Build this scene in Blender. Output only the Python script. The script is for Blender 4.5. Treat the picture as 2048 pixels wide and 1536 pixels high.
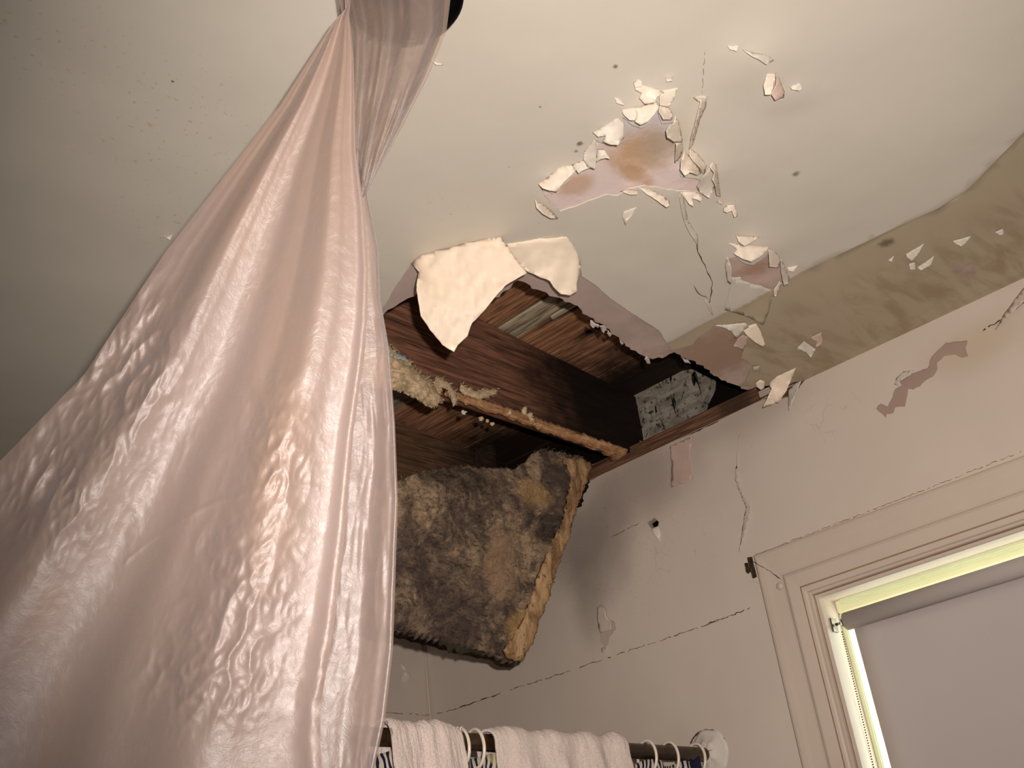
import bpy, bmesh, math, random
from mathutils import Vector, Matrix, noise, geometry
random.seed(7)
D = bpy.data
for o in list(D.objects): D.objects.remove(o)
S = bpy.context.scene
COL = S.collection

# ---------------------------------------------------------------- camera (2048 x 1536 frame)
F = 2206.17
RT = Vector((0.69661319, -0.70761227, -0.11838469)).normalized()
DN = Vector((0.25728148, 0.40041938, -0.87947175)).normalized()
FW = Vector((0.66972853, 0.58219343, 0.46099296)).normalized()
EYE = Vector((0, 0, 1.5))
cam_d = D.cameras.new('camera'); cam = D.objects.new('camera', cam_d); COL.objects.link(cam)
m = Matrix((RT, -DN, -FW)).transposed().to_4x4(); m.translation = EYE
cam.matrix_world = m
cam_d.sensor_width = 36; cam_d.lens = F / 2048 * 36; cam_d.clip_start = 0.02
S.camera = cam

# ---------------------------------------------------------------- world, lights, exposure
w = D.worlds.new('sky'); S.world = w; w.use_nodes = True
bg = w.node_tree.nodes['Background']
bg.inputs[0].default_value = (0.93, 1.0, 0.86, 1); bg.inputs[1].default_value = 5.5

def lamp(name, kind, loc, power, color, size=None, size_y=None, aim=None):
    l = D.lights.new(name, kind); l.energy = power; l.color = color
    if kind == 'AREA':
        l.size = size
        if size_y: l.shape = 'RECTANGLE'; l.size_y = size_y
    elif size: l.shadow_soft_size = size
    o = D.objects.new(name, l); COL.objects.link(o); o.location = loc
    if aim is not None: o.rotation_euler = (Vector(aim) - Vector(loc)).to_track_quat('-Z', 'Y').to_euler()
    return o
# the camera's own flash, up and to the right of the lens
fl = lamp('camera_flash', 'SPOT', EYE + RT * 0.05 - DN * 0.055 - FW * 0.02, 100, (1.0, 0.895, 0.80), 0.012)
fl.rotation_euler = (FW + RT * .11 + DN * .03).to_track_quat('-Z', 'Y').to_euler(); fl.data.spot_size = math.radians(84); fl.data.spot_blend = 1
# bluish fill added out of view by the left wall, as room daylight
lamp('daylight_fill', 'AREA', (-0.90, 0.25, 1.0), 3.2, (0.84, 0.92, 1.0), 0.8, 0.9, (0.5, 0.6, 1.4))
vs = S.view_settings
vs.view_transform = 'Standard'; vs.look = 'None'; vs.gamma = 1; vs.use_curve_mapping = False; vs.exposure = 0.0

# ---------------------------------------------------------------- measures of the room (metres)
W = 1.7765          # window wall
E = 1.929           # end wall above the tub
H = 2.4             # ceiling
ROD_Y, ROD_Z = 1.193, 1.791

def ray(px, py): return RT * ((px - 1024) / F) + DN * ((py - 768) / F) + FW
def hit(px, py, ax, v):
    d = ray(px, py); return EYE + d * ((v - EYE[ax]) / d[ax])
def hitn(px, py, n, c):
    n = Vector(n); d = ray(px, py); return EYE + d * ((c - n.dot(EYE)) / n.dot(d))
def C3(cx, cy): return (1040 + cx * .3905, 60 + cy * .3905)      # detail photo frames
def C6(cx, cy): return (1400 + cx * .3255, 600 + cy * .3255)

# ---------------------------------------------------------------- materials
def rgb(r, g, b):
    f = lambda c: (c / 255 / 12.92) if c / 255 <= .04045 else ((c / 255 + .055) / 1.055) ** 2.4
    return (f(r), f(g), f(b), 1)
class NT:
    def __init__(s, name):
        s.m = D.materials.new(name); s.m.use_nodes = True; s.t = s.m.node_tree
        s.b = s.t.nodes['Principled BSDF']; s.out = s.t.nodes['Material Output']
        s.geo = s.n('ShaderNodeNewGeometry'); s.pos = s.geo.outputs['Position']
        s.tc = s.n('ShaderNodeTexCoord'); s.obj = s.tc.outputs['Object']
    def n(s, t, **k):
        x = s.t.nodes.new(t)
        for a, b in k.items(): setattr(x, a, b)
        return x
    def l(s, a, b): s.t.links.new(a, b)
    def noise(s, vec, scale, detail=4, rough=.55, dist=0, stretch=None):
        if stretch:
            mp = s.n('ShaderNodeMapping'); mp.inputs['Scale'].default_value = stretch; s.l(vec, mp.inputs[0]); vec = mp.outputs[0]
        x = s.n('ShaderNodeTexNoise'); s.l(vec, x.inputs['Vector'])
        x.inputs['Scale'].default_value = scale; x.inputs['Detail'].default_value = detail
        x.inputs['Roughness'].default_value = rough; x.inputs['Distortion'].default_value = dist
        return x.outputs['Fac']
    def ramp(s, fac, a, b, lo=0., hi=1.):
        x = s.n('ShaderNodeMapRange'); x.interpolation_type = 'SMOOTHSTEP'
        s.l(fac, x.inputs['Value']); x.inputs['From Min'].default_value = a; x.inputs['From Max'].default_value = b
        x.inputs['To Min'].default_value = lo; x.inputs['To Max'].default_value = hi
        return x.outputs['Result']
    def mix(s, fac, a, b, mode='MIX'):
        x = s.n('ShaderNodeMix', data_type='RGBA', blend_type=mode)
        if hasattr(fac, 'links'): s.l(fac, x.inputs[0])
        else: x.inputs[0].default_value = fac
        for v, i in ((a, 6), (b, 7)):
            if hasattr(v, 'links'): s.l(v, x.inputs[i])
            else: x.inputs[i].default_value = v
        return x.outputs[2]
    def math(s, op, a, b=None):
        x = s.n('ShaderNodeMath', operation=op)
        for v, i in ((a, 0), (b, 1)):
            if v is None: continue
            if hasattr(v, 'links'): s.l(v, x.inputs[i])
            else: x.inputs[i].default_value = v
        return x.outputs[0]
    def blob(s, c, r, soft=.5, warp=.25, wscale=20):
        sub = s.n('ShaderNodeVectorMath', operation='SUBTRACT'); s.l(s.pos, sub.inputs[0]); sub.inputs[1].default_value = c
        r = (r, r, r) if not hasattr(r, '__len__') else r
        dv = s.n('ShaderNodeVectorMath', operation='DIVIDE'); s.l(sub.outputs[0], dv.inputs[0]); dv.inputs[1].default_value = r
        ln = s.n('ShaderNodeVectorMath', operation='LENGTH'); s.l(dv.outputs[0], ln.inputs[0])
        n = s.noise(s.pos, wscale, 5, .6)
        v = s.math('ADD', ln.outputs['Value'], s.math('MULTIPLY', s.math('SUBTRACT', n, .5), warp * 4))
        return s.ramp(v, 1 - soft, 1 + soft * .4, 1, 0)
    def bump(s, h, strength, dist, prev=None):
        x = s.n('ShaderNodeBump'); s.l(h, x.inputs['Height']); x.inputs['Strength'].default_value = strength
        x.inputs['Distance'].default_value = dist
        if prev is not None: s.l(prev, x.inputs['Normal'])
        return x.outputs[0]
    def done(s, col, rough=.6, bump=None, spec=.3, metal=0):
        if hasattr(col, 'links'): s.l(col, s.b.inputs['Base Color'])
        else: s.b.inputs['Base Color'].default_value = col
        s.b.inputs['Roughness'].default_value = rough
        s.b.inputs['Specular IOR Level'].default_value = spec
        s.b.inputs['Metallic'].default_value = metal
        if bump is not None: s.l(bump, s.b.inputs['Normal'])
        return s.m

def simple(name, c, rough=.6, spec=.3, metal=0, var=.12, vs_=30, bs=0, bst=.3):
    t = NT(name)
    n = t.noise(t.obj, vs_, 4)
    dark = tuple(x * (1 - var) for x in c[:3]) + (1,)
    col = t.mix(t.ramp(n, .3, .7), dark, c)
    b = t.bump(t.noise(t.obj, bs, 4), bst, .002) if bs else None
    return t.done(col, rough, b, spec, metal)

def paint_mat(name, base, kind):
    t = NT(name)
    col = t.mix(t.ramp(t.noise(t.pos, 2.2, 4), .3, .7), tuple(x * .93 for x in base[:3]) + (1,), base)
    if kind == 'ceiling':
        # darker yellow-brown strip beside the window wall
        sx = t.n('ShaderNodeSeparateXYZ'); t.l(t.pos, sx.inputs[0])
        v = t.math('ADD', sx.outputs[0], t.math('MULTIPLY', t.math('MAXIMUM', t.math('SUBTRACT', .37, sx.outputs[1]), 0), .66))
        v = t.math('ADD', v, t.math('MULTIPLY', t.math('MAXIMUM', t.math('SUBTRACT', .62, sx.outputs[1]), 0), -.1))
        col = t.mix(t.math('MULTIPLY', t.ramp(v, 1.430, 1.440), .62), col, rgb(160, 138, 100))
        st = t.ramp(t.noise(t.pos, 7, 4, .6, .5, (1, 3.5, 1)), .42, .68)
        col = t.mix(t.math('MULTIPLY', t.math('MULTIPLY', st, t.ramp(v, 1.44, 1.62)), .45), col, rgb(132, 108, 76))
        # faint rust speckle
        for c, r in ((hit(330, 240, 2, H), .13), (hit(890, 420, 2, H), .05), (hit(330, 440, 2, H), .07), (hit(90, 60, 2, H), .1)):
            sp = t.ramp(t.noise(t.pos, 130, 2, .5), .64, .72)
            col = t.mix(t.math('MULTIPLY', t.math('MULTIPLY', t.blob(c, r, .7), sp), .35), col, rgb(176, 130, 78))
        for (px, py, r, k) in ((1231, 132, .0035, .8), (1225, 213, .003, .8), (1160, 287, .005, .8), (1152, 303, .003, .6), (1592, 347, .006, .7),
                             (1080, 214, .0015, .9), (1018, 336, .0015, .9), (345, 164, .0022, .9), (1775, 489, .014, .75), (1078, 448, .001, .8)):
            col = t.mix(t.math('MULTIPLY', t.blob(hit(px, py, 2, H), r, .7, .3, 160), k), col, rgb(92, 74, 54))
        b = t.bump(t.noise(t.pos, 5, 3), .25, .012)
        b = t.bump(t.noise(t.pos, 160, 3), .06, .002, b)
    else:
        hp = lambda x, y: hit(x, y, 0, W)
        for c, r, k, cc in ((hp(1280, 960), (.3, .16, .10), .55, rgb(140, 122, 116)), (hp(1175, 1090), (.3, .13, .13), .62, rgb(108, 92, 86)),
                            (hp(1480, 820), (.3, .17, .07), .35, rgb(140, 122, 112)), (hp(1180, 1200), (.3, .06, .11), .35, rgb(100, 86, 80)),
                            (hp(1950, 690), (.3, .10, .05), .3, rgb(170, 140, 95))):
            col = t.mix(t.math('MULTIPLY', t.blob(c, r, .8, .15, 9), k), col, cc)
        pep = t.ramp(t.noise(t.pos, 240, 2, .5), .66, .74)
        col = t.mix(t.math('MULTIPLY', t.math('MULTIPLY', pep, t.blob(hp(1220, 1090), (.3, .28, .2), .8)), .5), col, rgb(95, 80, 76))
        # hairline crazing
        vo = t.n('ShaderNodeTexVoronoi', feature='DISTANCE_TO_EDGE'); vo.inputs['Scale'].default_value = 26
        wv = t.n('ShaderNodeVectorMath', operation='ADD'); t.l(t.pos, wv.inputs[0])
        nn = t.n('ShaderNodeTexNoise'); nn.inputs['Scale'].default_value = 30; t.l(t.pos, nn.inputs['Vector'])
        sc = t.n('ShaderNodeVectorMath', operation='SCALE'); sc.inputs['Scale'].default_value = .03; t.l(nn.outputs['Color'], sc.inputs[0]); t.l(sc.outputs[0], wv.inputs[1])
        t.l(wv.outputs[0], vo.inputs['Vector'])
        ln = t.ramp(vo.outputs['Distance'], .0, .02, 1, 0)
        zone = t.math('MAXIMUM', t.blob(hp(1360, 1100), (.3, .12, .06), .6, .4), t.blob(hp(1620, 830), (.3, .12, .06), .6, .4))
        zone = t.math('MULTIPLY', zone, t.ramp(t.noise(t.pos, 14, 3), .42, .6))
        col = t.mix(t.math('MULTIPLY', t.math('MULTIPLY', ln, zone), .38), col, rgb(112, 88, 74))
        b = t.bump(t.noise(t.pos, 4, 3), .25, .02)
        b = t.bump(t.noise(t.pos, 180, 3), .06, .002, b)
    return t.done(col, .62, b, .22)

def board_mat(name):
    t = NT(name)
    col = t.mix(t.ramp(t.noise(t.pos, 9, 5), .3, .7), rgb(176, 156, 148), rgb(196, 176, 168))
    hc = lambda x, y: hit(x, y, 2, H)
    for c, r, k, cc, s in ((hc(1430, 710), .11, .8, rgb(160, 130, 108), .6), (hc(1280, 330), .24, .97, rgb(226, 208, 204), .3), (hc(1300, 235), .06, .6, rgb(196, 196, 206), .6),
                           (hc(1285, 305), (.05, .05, .3), .9, rgb(198, 160, 122), .8), (hc(1270, 355), (.045, .015, .3), .7, rgb(188, 146, 104), .6), (hc(1150, 375), (.025, .03, .3), .7, rgb(196, 158, 128), .6),
                           (hc(1335, 295), .04, .6, rgb(178, 166, 152), .6), (hc(1510, 530), .10, .85, rgb(206, 182, 172), .4), (hc(1510, 540), .03, .7, rgb(172, 130, 104), .8),
                           (hc(1550, 170), .06, .85, rgb(212, 188, 180), .4), (hit(1840, 760, 0, W), (.3, .25, .2), .65, rgb(156, 130, 114), .4), (hc(1300, 645), (.04, .03, .3), .3, rgb(140, 122, 116), .6)):
        col = t.mix(t.math('MULTIPLY', t.blob(c, r, s, .35, 34), k), col, cc)
    b = t.bump(t.noise(t.pos, 90, 4), .25, .002)
    return t.done(col, .7, b, .2)

def wood_mat(name, c1, c2, axis, dark=(0, 0), blobs=(), scale=26):
    t = NT(name)
    st = [5.0, 5.0, 5.0]; st[axis] = .35
    g = t.noise(t.obj, scale, 6, .62, .6, tuple(st))
    col = t.mix(t.ramp(g, .35, .68), c1, c2)
    st2 = [9.0, 9.0, 9.0]; st2[axis] = .25
    g2 = t.noise(t.obj, scale * 1.4, 3, .5, .2, tuple(st2))
    col = t.mix(t.ramp(g2, .56, .64, 0, .7), col, tuple(x * .25 for x in c1[:3]) + (1,))
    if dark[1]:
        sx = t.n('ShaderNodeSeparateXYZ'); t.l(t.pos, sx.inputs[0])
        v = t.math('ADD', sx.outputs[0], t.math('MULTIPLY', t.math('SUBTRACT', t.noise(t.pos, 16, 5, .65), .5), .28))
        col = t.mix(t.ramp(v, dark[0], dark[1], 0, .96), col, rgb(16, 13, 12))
    for c, r, k, cc in blobs:
        col = t.mix(t.math('MULTIPLY', t.blob(c, r, .5, .2, 30), k), col, cc)
    return t.done(col, .7, t.bump(g, .35, .003), .2)

M = {}
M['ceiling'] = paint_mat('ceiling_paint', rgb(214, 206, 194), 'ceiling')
M['wall'] = paint_mat('wall_paint', rgb(212, 198, 186), 'wall')
M['plain'] = simple('plain_paint', rgb(205, 200, 186), .6, .2, vs_=3)
M['board'] = board_mat('plasterboard_paper')
M['flap'] = simple('paint_film', rgb(240, 222, 202), .5, .3, var=.04, vs_=12, bs=60, bst=.1)
M['flake'] = simple('curled_paint_film', rgb(232, 218, 202), .5, .3, var=.05, vs_=30)
M['patch'] = simple('patching_plaster', rgb(224, 214, 204), .7, .15, vs_=40)
M['flap_pale'] = simple('thin_paint_film', rgb(218, 208, 196), .5, .3, var=.06, vs_=40)
M['flap_pink'] = simple('pinkish_paint_film', rgb(206, 180, 168), .6, .25, var=.08, vs_=40)
M['crumb'] = simple('gypsum_crumb', rgb(214, 204, 196), .8, .1, bs=120)
M['crack'] = simple('crack_dark', rgb(84, 62, 50), .9, .05, var=.4, vs_=90)
M['crack_rust'] = simple('crack_rust', rgb(122, 92, 68), .9, .05, var=.4, vs_=90)
M['trim'] = simple('trim_paint', rgb(204, 188, 174), .42, .35, vs_=8, var=.05, bs=30, bst=.08)
M['rust'] = simple('stain_line', rgb(150, 118, 84), .8, .1, var=.25, vs_=60)
M['sash'] = simple('daylit_cream_sash', rgb(236, 236, 196), .4, .35, vs_=8, var=.04)  # cream, with a greenish cast of outside light mixed into the colour
M['sash_green_lit'] = simple('green_daylit_paint', rgb(222, 228, 190), .4, .35, vs_=8, var=.05)  # pale green is outdoor light on the sash, put into its colour
M['blind'] = simple('blind_cloth', rgb(190, 180, 177), .75, .15, vs_=5, var=.03, bs=300, bst=.05)
M['metal'] = simple('dull_steel', rgb(120, 112, 100), .35, .5, .9, vs_=60, var=.5)
M['bright'] = simple('bright_steel', rgb(225, 225, 225), .15, .5, 1)
M['bracket'] = simple('rusted_bracket', rgb(86, 70, 52), .6, .3, .4, vs_=120, var=.6)
M['black'] = simple('black_enamel', rgb(9, 9, 9), .4, .4)
M['brass'] = simple('tarnished_brass', rgb(92, 70, 46), .38, .5, .65, vs_=70, var=.5)
M['ring'] = simple('white_plastic', rgb(236, 222, 206), .25, .5, var=.02)
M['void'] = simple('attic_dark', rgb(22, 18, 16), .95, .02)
M['frame'] = simple('stud_wood', rgb(120, 90, 64), .8, .1)
M['liner'] = simple('pale_liner', rgb(196, 208, 214), .4, .4)
M['navy'] = simple('navy_cloth', rgb(38, 36, 64), .85, .1)
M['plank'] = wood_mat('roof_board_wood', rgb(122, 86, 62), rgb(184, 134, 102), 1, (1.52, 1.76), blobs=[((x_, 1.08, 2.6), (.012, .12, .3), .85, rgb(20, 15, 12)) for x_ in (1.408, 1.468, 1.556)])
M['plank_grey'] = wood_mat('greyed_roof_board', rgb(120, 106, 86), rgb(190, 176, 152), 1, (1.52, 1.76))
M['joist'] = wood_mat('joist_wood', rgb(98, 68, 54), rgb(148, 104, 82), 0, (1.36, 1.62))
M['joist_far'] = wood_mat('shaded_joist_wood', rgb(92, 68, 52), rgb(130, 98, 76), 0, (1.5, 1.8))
M['edge_wood'] = wood_mat('bottom_edge_wood', rgb(150, 108, 76), rgb(200, 156, 116), 0, scale=30)
M['plate'] = wood_mat('top_plate_wood', rgb(88, 62, 48), rgb(134, 98, 76), 1, blobs=((hit(1470, 800, 0, W), .05, .8, rgb(60, 44, 36)),))
M['lath'] = wood_mat('pale_lath_wood', rgb(150, 140, 118), rgb(205, 196, 172), 1)

def mould_mat():
    t = NT('mouldy_grey_board')
    n = t.noise(t.obj, 18, 6, .65, .4, (1, 1, 3))
    col = t.mix(t.ramp(n, .35, .7), rgb(118, 110, 100), rgb(168, 160, 148))
    sp = t.ramp(t.noise(t.obj, 90, 4, .6), .56, .66)
    col = t.mix(t.math('MULTIPLY', sp, .85), col, rgb(22, 19, 16))
    dk = t.ramp(t.noise(t.obj, 26, 4, .6, 1.0, (.35, 3, .35)), .60, .67)
    col = t.mix(dk, col, rgb(12, 10, 9))
    return t.done(col, .8, t.bump(n, .3, .003), .1)
M['mould'] = mould_mat()

def batt_mat():
    t = NT('soiled_glass_fibre')
    n = t.noise(t.obj, 13, 8, .68, 1.2)
    col = t.mix(t.ramp(n, .40, .62), rgb(104, 88, 80), rgb(188, 162, 132))
    n2 = t.noise(t.obj, 5, 5, .6, .8)
    col = t.mix(t.ramp(n2, .46, .62, 0, .75), col, rgb(92, 78, 74))
    n3 = t.noise(t.obj, 60, 5, .7, .5, (1, 1, 2.4))
    col = t.mix(t.ramp(n3, .50, .66, 0, .65), col, rgb(58, 46, 40))
    hb = lambda x, y: hitn(x, y, (0, 1, .18), 1.34 + .18 * 2.45)
    for c, r, k, cc in ((hb(985, 1140), (.045, .3, .075), .8, rgb(176, 146, 118)), (hb(1060, 995), (.06, .3, .03), .75, rgb(184, 150, 104)), (hb(1030, 1265), (.05, .3, .04), .8, rgb(188, 152, 104)),
                        (hb(900, 955), (.12, .3, .035), .7, rgb(50, 42, 40)), (hb(1085, 1060), (.07, .3, .03), .5, rgb(60, 50, 46)), (hb(1000, 1170), .014, .5, rgb(156, 162, 156)),
                        (hb(1025, 1180), .012, .5, rgb(160, 160, 148))):
        col = t.mix(t.math('MULTIPLY', t.blob(c, r, .5, .25, 24), k), col, cc)
    b = t.bump(t.noise(t.obj, 38, 8, .66, .8), .9, .013)
    return t.done(col, .9, b, .15)
M['batt'] = batt_mat()
def tan_mat():
    t = NT('tan_torn_edge')
    n = t.noise(t.obj, 40, 6, .65, .8, (1, 1, .3))
    col = t.mix(t.ramp(n, .35, .65), rgb(128, 98, 70), rgb(198, 162, 122))
    col = t.mix(t.ramp(t.noise(t.obj, 90, 4, .7), .58, .66, 0, .8), col, rgb(60, 42, 30))
    return t.done(col, .85, t.bump(n, .8, .008), .1)
M['tan'] = tan_mat()
M['wool'] = simple('tan_wool', rgb(214, 190, 156), .95, .05, var=.3, vs_=50, bs=90, bst=.8)
M['kraft'] = simple('dark_green_paper', rgb(62, 58, 44), .7, .2, var=.4, vs_=30)
M['black_paper'] = simple('black_paper', rgb(26, 22, 20), .8, .1)

def towel_mat():
    t = NT('pale_pink_terry')
    n = t.noise(t.obj, 420, 3, .7)
    col = t.mix(t.ramp(n, .3, .7), rgb(232, 208, 198), rgb(252, 236, 228))
    b = t.bump(n, .8, .004)
    b = t.bump(t.noise(t.obj, 30, 4), .4, .01, b)
    m_ = t.done(col, .95, b, .05); t.b.inputs['Sheen Weight'].default_value = .5
    return m_
M['towel'] = towel_mat()
def curtain_mat():
    t = NT('navy_stripe_cloth')
    wv = t.n('ShaderNodeTexWave', wave_type='RINGS', rings_direction='SPHERICAL'); wv.inputs['Scale'].default_value = 34; wv.inputs['Distortion'].default_value = 9
    wv.inputs['Detail Scale'].default_value = .7; t.l(t.obj, wv.inputs['Vector'])
    col = t.mix(t.ramp(wv.outputs['Fac'], .42, .55), rgb(30, 30, 62), rgb(206, 196, 178))
    ye = t.ramp(t.noise(t.obj, 18, 2), .58, .66)
    col = t.mix(t.math('MULTIPLY', ye, .6), col, rgb(196, 184, 132))
    return t.done(col, .85, None, .1)
M['curtain'] = curtain_mat()

def plastic_mat(name, cover, tint):
    t = NT(name)
    nt = t.t
    nt.nodes.remove(t.b)
    n1 = t.noise(t.obj, 9, 5, .6, .8, (1, 1, .3)); n2 = t.noise(t.obj, 34, 5, .65, 1.0)
    cr = t.n('ShaderNodeTexVoronoi', feature='F1'); cr.inputs['Scale'].default_value = 16
    t.l(t.obj, cr.inputs['Vector'])
    b = t.bump(n1, .08, .015)
    zone = t.ramp(t.noise(t.obj, 4.5, 2), .45, .6)
    b2 = t.bump(t.math('MULTIPLY', cr.outputs['Distance'], zone), .25, .008, b); b2 = t.bump(t.noise(t.obj, 85, 5, .7, 1.5), .35, .003, b2)
    col = t.mix(t.ramp(t.noise(t.obj, 6, 3, .5, .5, (1, 1, .15)), .48, .7, 0, .35), tint, rgb(200, 160, 130))
    df = t.n('ShaderNodeBsdfDiffuse'); tr = t.n('ShaderNodeBsdfTranslucent'); gl = t.n('ShaderNodeBsdfGlossy'); tp = t.n('ShaderNodeBsdfTransparent')
    for x in (df, tr): t.l(col, x.inputs['Color']); t.l(b, x.inputs['Normal'])
    t.l(b2, gl.inputs['Normal']); gl.inputs['Roughness'].default_value = .5; gl.inputs['Color'].default_value = (.93, .95, 1, 1)
    tp.inputs['Color'].default_value = (1, .93, .88, 1)
    m1 = t.n('ShaderNodeMixShader'); m1.inputs[0].default_value = .3; t.l(df.outputs[0], m1.inputs[1]); t.l(tr.outputs[0], m1.inputs[2])
    m2 = t.n('ShaderNodeMixShader'); m2.inputs[0].default_value = cover; t.l(tp.outputs[0], m2.inputs[1]); t.l(m1.outputs[0], m2.inputs[2])
    fr = t.n('ShaderNodeFresnel'); fr.inputs['IOR'].default_value = 1.5; t.l(b2, fr.inputs['Normal'])
    m3 = t.n('ShaderNodeMixShader'); t.l(t.math('MULTIPLY', fr.outputs[0], 2.3), m3.inputs[0]); t.l(m2.outputs[0], m3.inputs[1]); t.l(gl.outputs[0], m3.inputs[2])
    t.l(m3.outputs[0], t.out.inputs['Surface'])
    return t.m
M['plastic'] = plastic_mat('milky_plastic_film', .93, rgb(172, 150, 141))
M['plastic_thin'] = plastic_mat('thin_plastic_film', .48, rgb(172, 148, 136))
M['plastic_mid'] = plastic_mat('double_plastic_film', .72, rgb(166, 144, 135))
def glass_mat():
    t = NT('window_glass'); t.t.nodes.remove(t.b)
    tp = t.n('ShaderNodeBsdfTransparent'); gl = t.n('ShaderNodeBsdfGlossy'); gl.inputs['Roughness'].default_value = .02
    mx = t.n('ShaderNodeMixShader'); mx.inputs[0].default_value = .06
    t.l(tp.outputs[0], mx.inputs[1]); t.l(gl.outputs[0], mx.inputs[2]); t.l(mx.outputs[0], t.out.inputs['Surface'])
    return t.m
M['glass'] = glass_mat()

# ---------------------------------------------------------------- object helpers
def link(name, me, mat, parent=None, label=None, smooth=True):
    o = D.objects.new(name, me); COL.objects.link(o)
    if mat: me.materials.append(M[mat])
    if parent is not None:
        o.parent = parent
        if parent.location.length > 0:
            me.transform(Matrix.Translation(-parent.location))
    if smooth:
        for p in me.polygons: p.use_smooth = True
    if label: o['label'] = label
    return o
def pydata(name, v, f, mat, parent=None, label=None, smooth=True):
    me = D.meshes.new(name); me.from_pydata([tuple(x) for x in v], [], f); me.update()
    return link(name, me, mat, parent, label, smooth)
def thing(name, label, cat, loc, group=None):
    o = D.objects.new(name, None); COL.objects.link(o); o.location = loc; o['label'] = label; o['category'] = cat
    if group: o['group'] = group
    return o
def tag(o, label, cat, group=None):
    o['label'] = label; o['category'] = cat
    if group: o['group'] = group
    return o
def struct(o): o['kind'] = 'structure'; return o
def boxes(name, bs, mat, parent=None, label=None, bevel=0):
    bm = bmesh.new()
    for (x0, y0, z0, x1, y1, z1) in bs:
        r = bmesh.ops.create_cube(bm, size=1)
        for v in r['verts']:
            v.co = Vector((x0 + (v.co.x + .5) * (x1 - x0), y0 + (v.co.y + .5) * (y1 - y0), z0 + (v.co.z + .5) * (z1 - z0)))
    if bevel: bmesh.ops.bevel(bm, geom=bm.edges[:], offset=bevel, segments=2, affect='EDGES')
    me = D.meshes.new(name); bm.to_mesh(me); bm.free()
    return link(name, me, mat, parent, label, False)
def solidify(o, th, off=-1):
    s = o.modifiers.new('thickness', 'SOLIDIFY'); s.thickness = th; s.offset = off; return o
def pip(x, y, P):
    c = False; n = len(P); j = n - 1
    for i in range(n):
        xi, yi = P[i][0], P[i][1]; xj, yj = P[j][0], P[j][1]
        if (yi > y) != (yj > y) and x < (xj - xi) * (y - yi) / (yj - yi) + xi: c = not c
        j = i
    return c
def jag(P, step, amp, seed=1, closed=True):
    r = random.Random(seed); out = []; n = len(P)
    for i in range(n if closed else n - 1):
        a = Vector(P[i][:2]); b = Vector(P[(i + 1) % n][:2]); L = (b - a).length; k = max(1, int(L / step))
        nn = Vector((-(b - a).y, (b - a).x)) / max(L, 1e-9)
        for q in range(k):
            p = a.lerp(b, q / k)
            if q: p = p + nn * r.uniform(-amp, amp) + (b - a) / max(L, 1e-9) * r.uniform(-.3, .3) * min(step, amp)
            out.append((p.x, p.y))
    if not closed: out.append(tuple(P[-1][:2]))
    return out
def cdt(outer, holes=(), pts=(), lines=()):
    V = []; Eg = []
    def add(loop, closed=True):
        s = len(V)
        for p in loop: V.append(Vector(p[:2]))
        for i in range(len(loop) if closed else len(loop) - 1): Eg.append((s + i, s + (i + 1) % len(loop)))
    add(outer)
    for h in holes: add(h)
    for l in lines: add(l, False)
    for p in pts: V.append(Vector(p[:2]))
    v, e, f, *_ = geometry.delaunay_2d_cdt(V, Eg, [], 0, 1e-7)
    F_ = []
    for t in f:
        cx = sum(v[i].x for i in t) / len(t); cy = sum(v[i].y for i in t) / len(t)
        if not pip(cx, cy, outer): continue
        if any(pip(cx, cy, h) for h in holes): continue
        F_.append(tuple(t))
    used = sorted({i for t in F_ for i in t}); mp = {a: b for b, a in enumerate(used)}
    return [(v[i].x, v[i].y) for i in used], [tuple(mp[i] for i in t) for t in F_]
def slab(name, outer, holes, place, th, mat, parent=None, pts=(), lines=(), label=None):
    """flat sheet with holes: place(u, v, depth) -> point; solid of thickness th"""
    v, f = cdt(outer, holes, pts, lines); n = len(v)
    P = [place(a, b, 0) for a, b in v] + [place(a, b, th) for a, b in v]
    cnt = {}
    for t in f:
        for i in range(len(t)):
            k = (t[i], t[(i + 1) % len(t)]); cnt[k] = 1
    F_ = list(f) + [tuple(i + n for i in reversed(t)) for t in f]
    for (a, b) in cnt:
        if (b, a) not in cnt:
            k = len(P); P += [P[b], P[a], P[a + n], P[b + n]]; F_.append((k, k + 1, k + 2, k + 3))
    me = D.meshes.new(name); me.from_pydata([tuple(p) for p in P], [], F_); me.update()
    return link(name, me, mat, parent, label, False)

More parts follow.
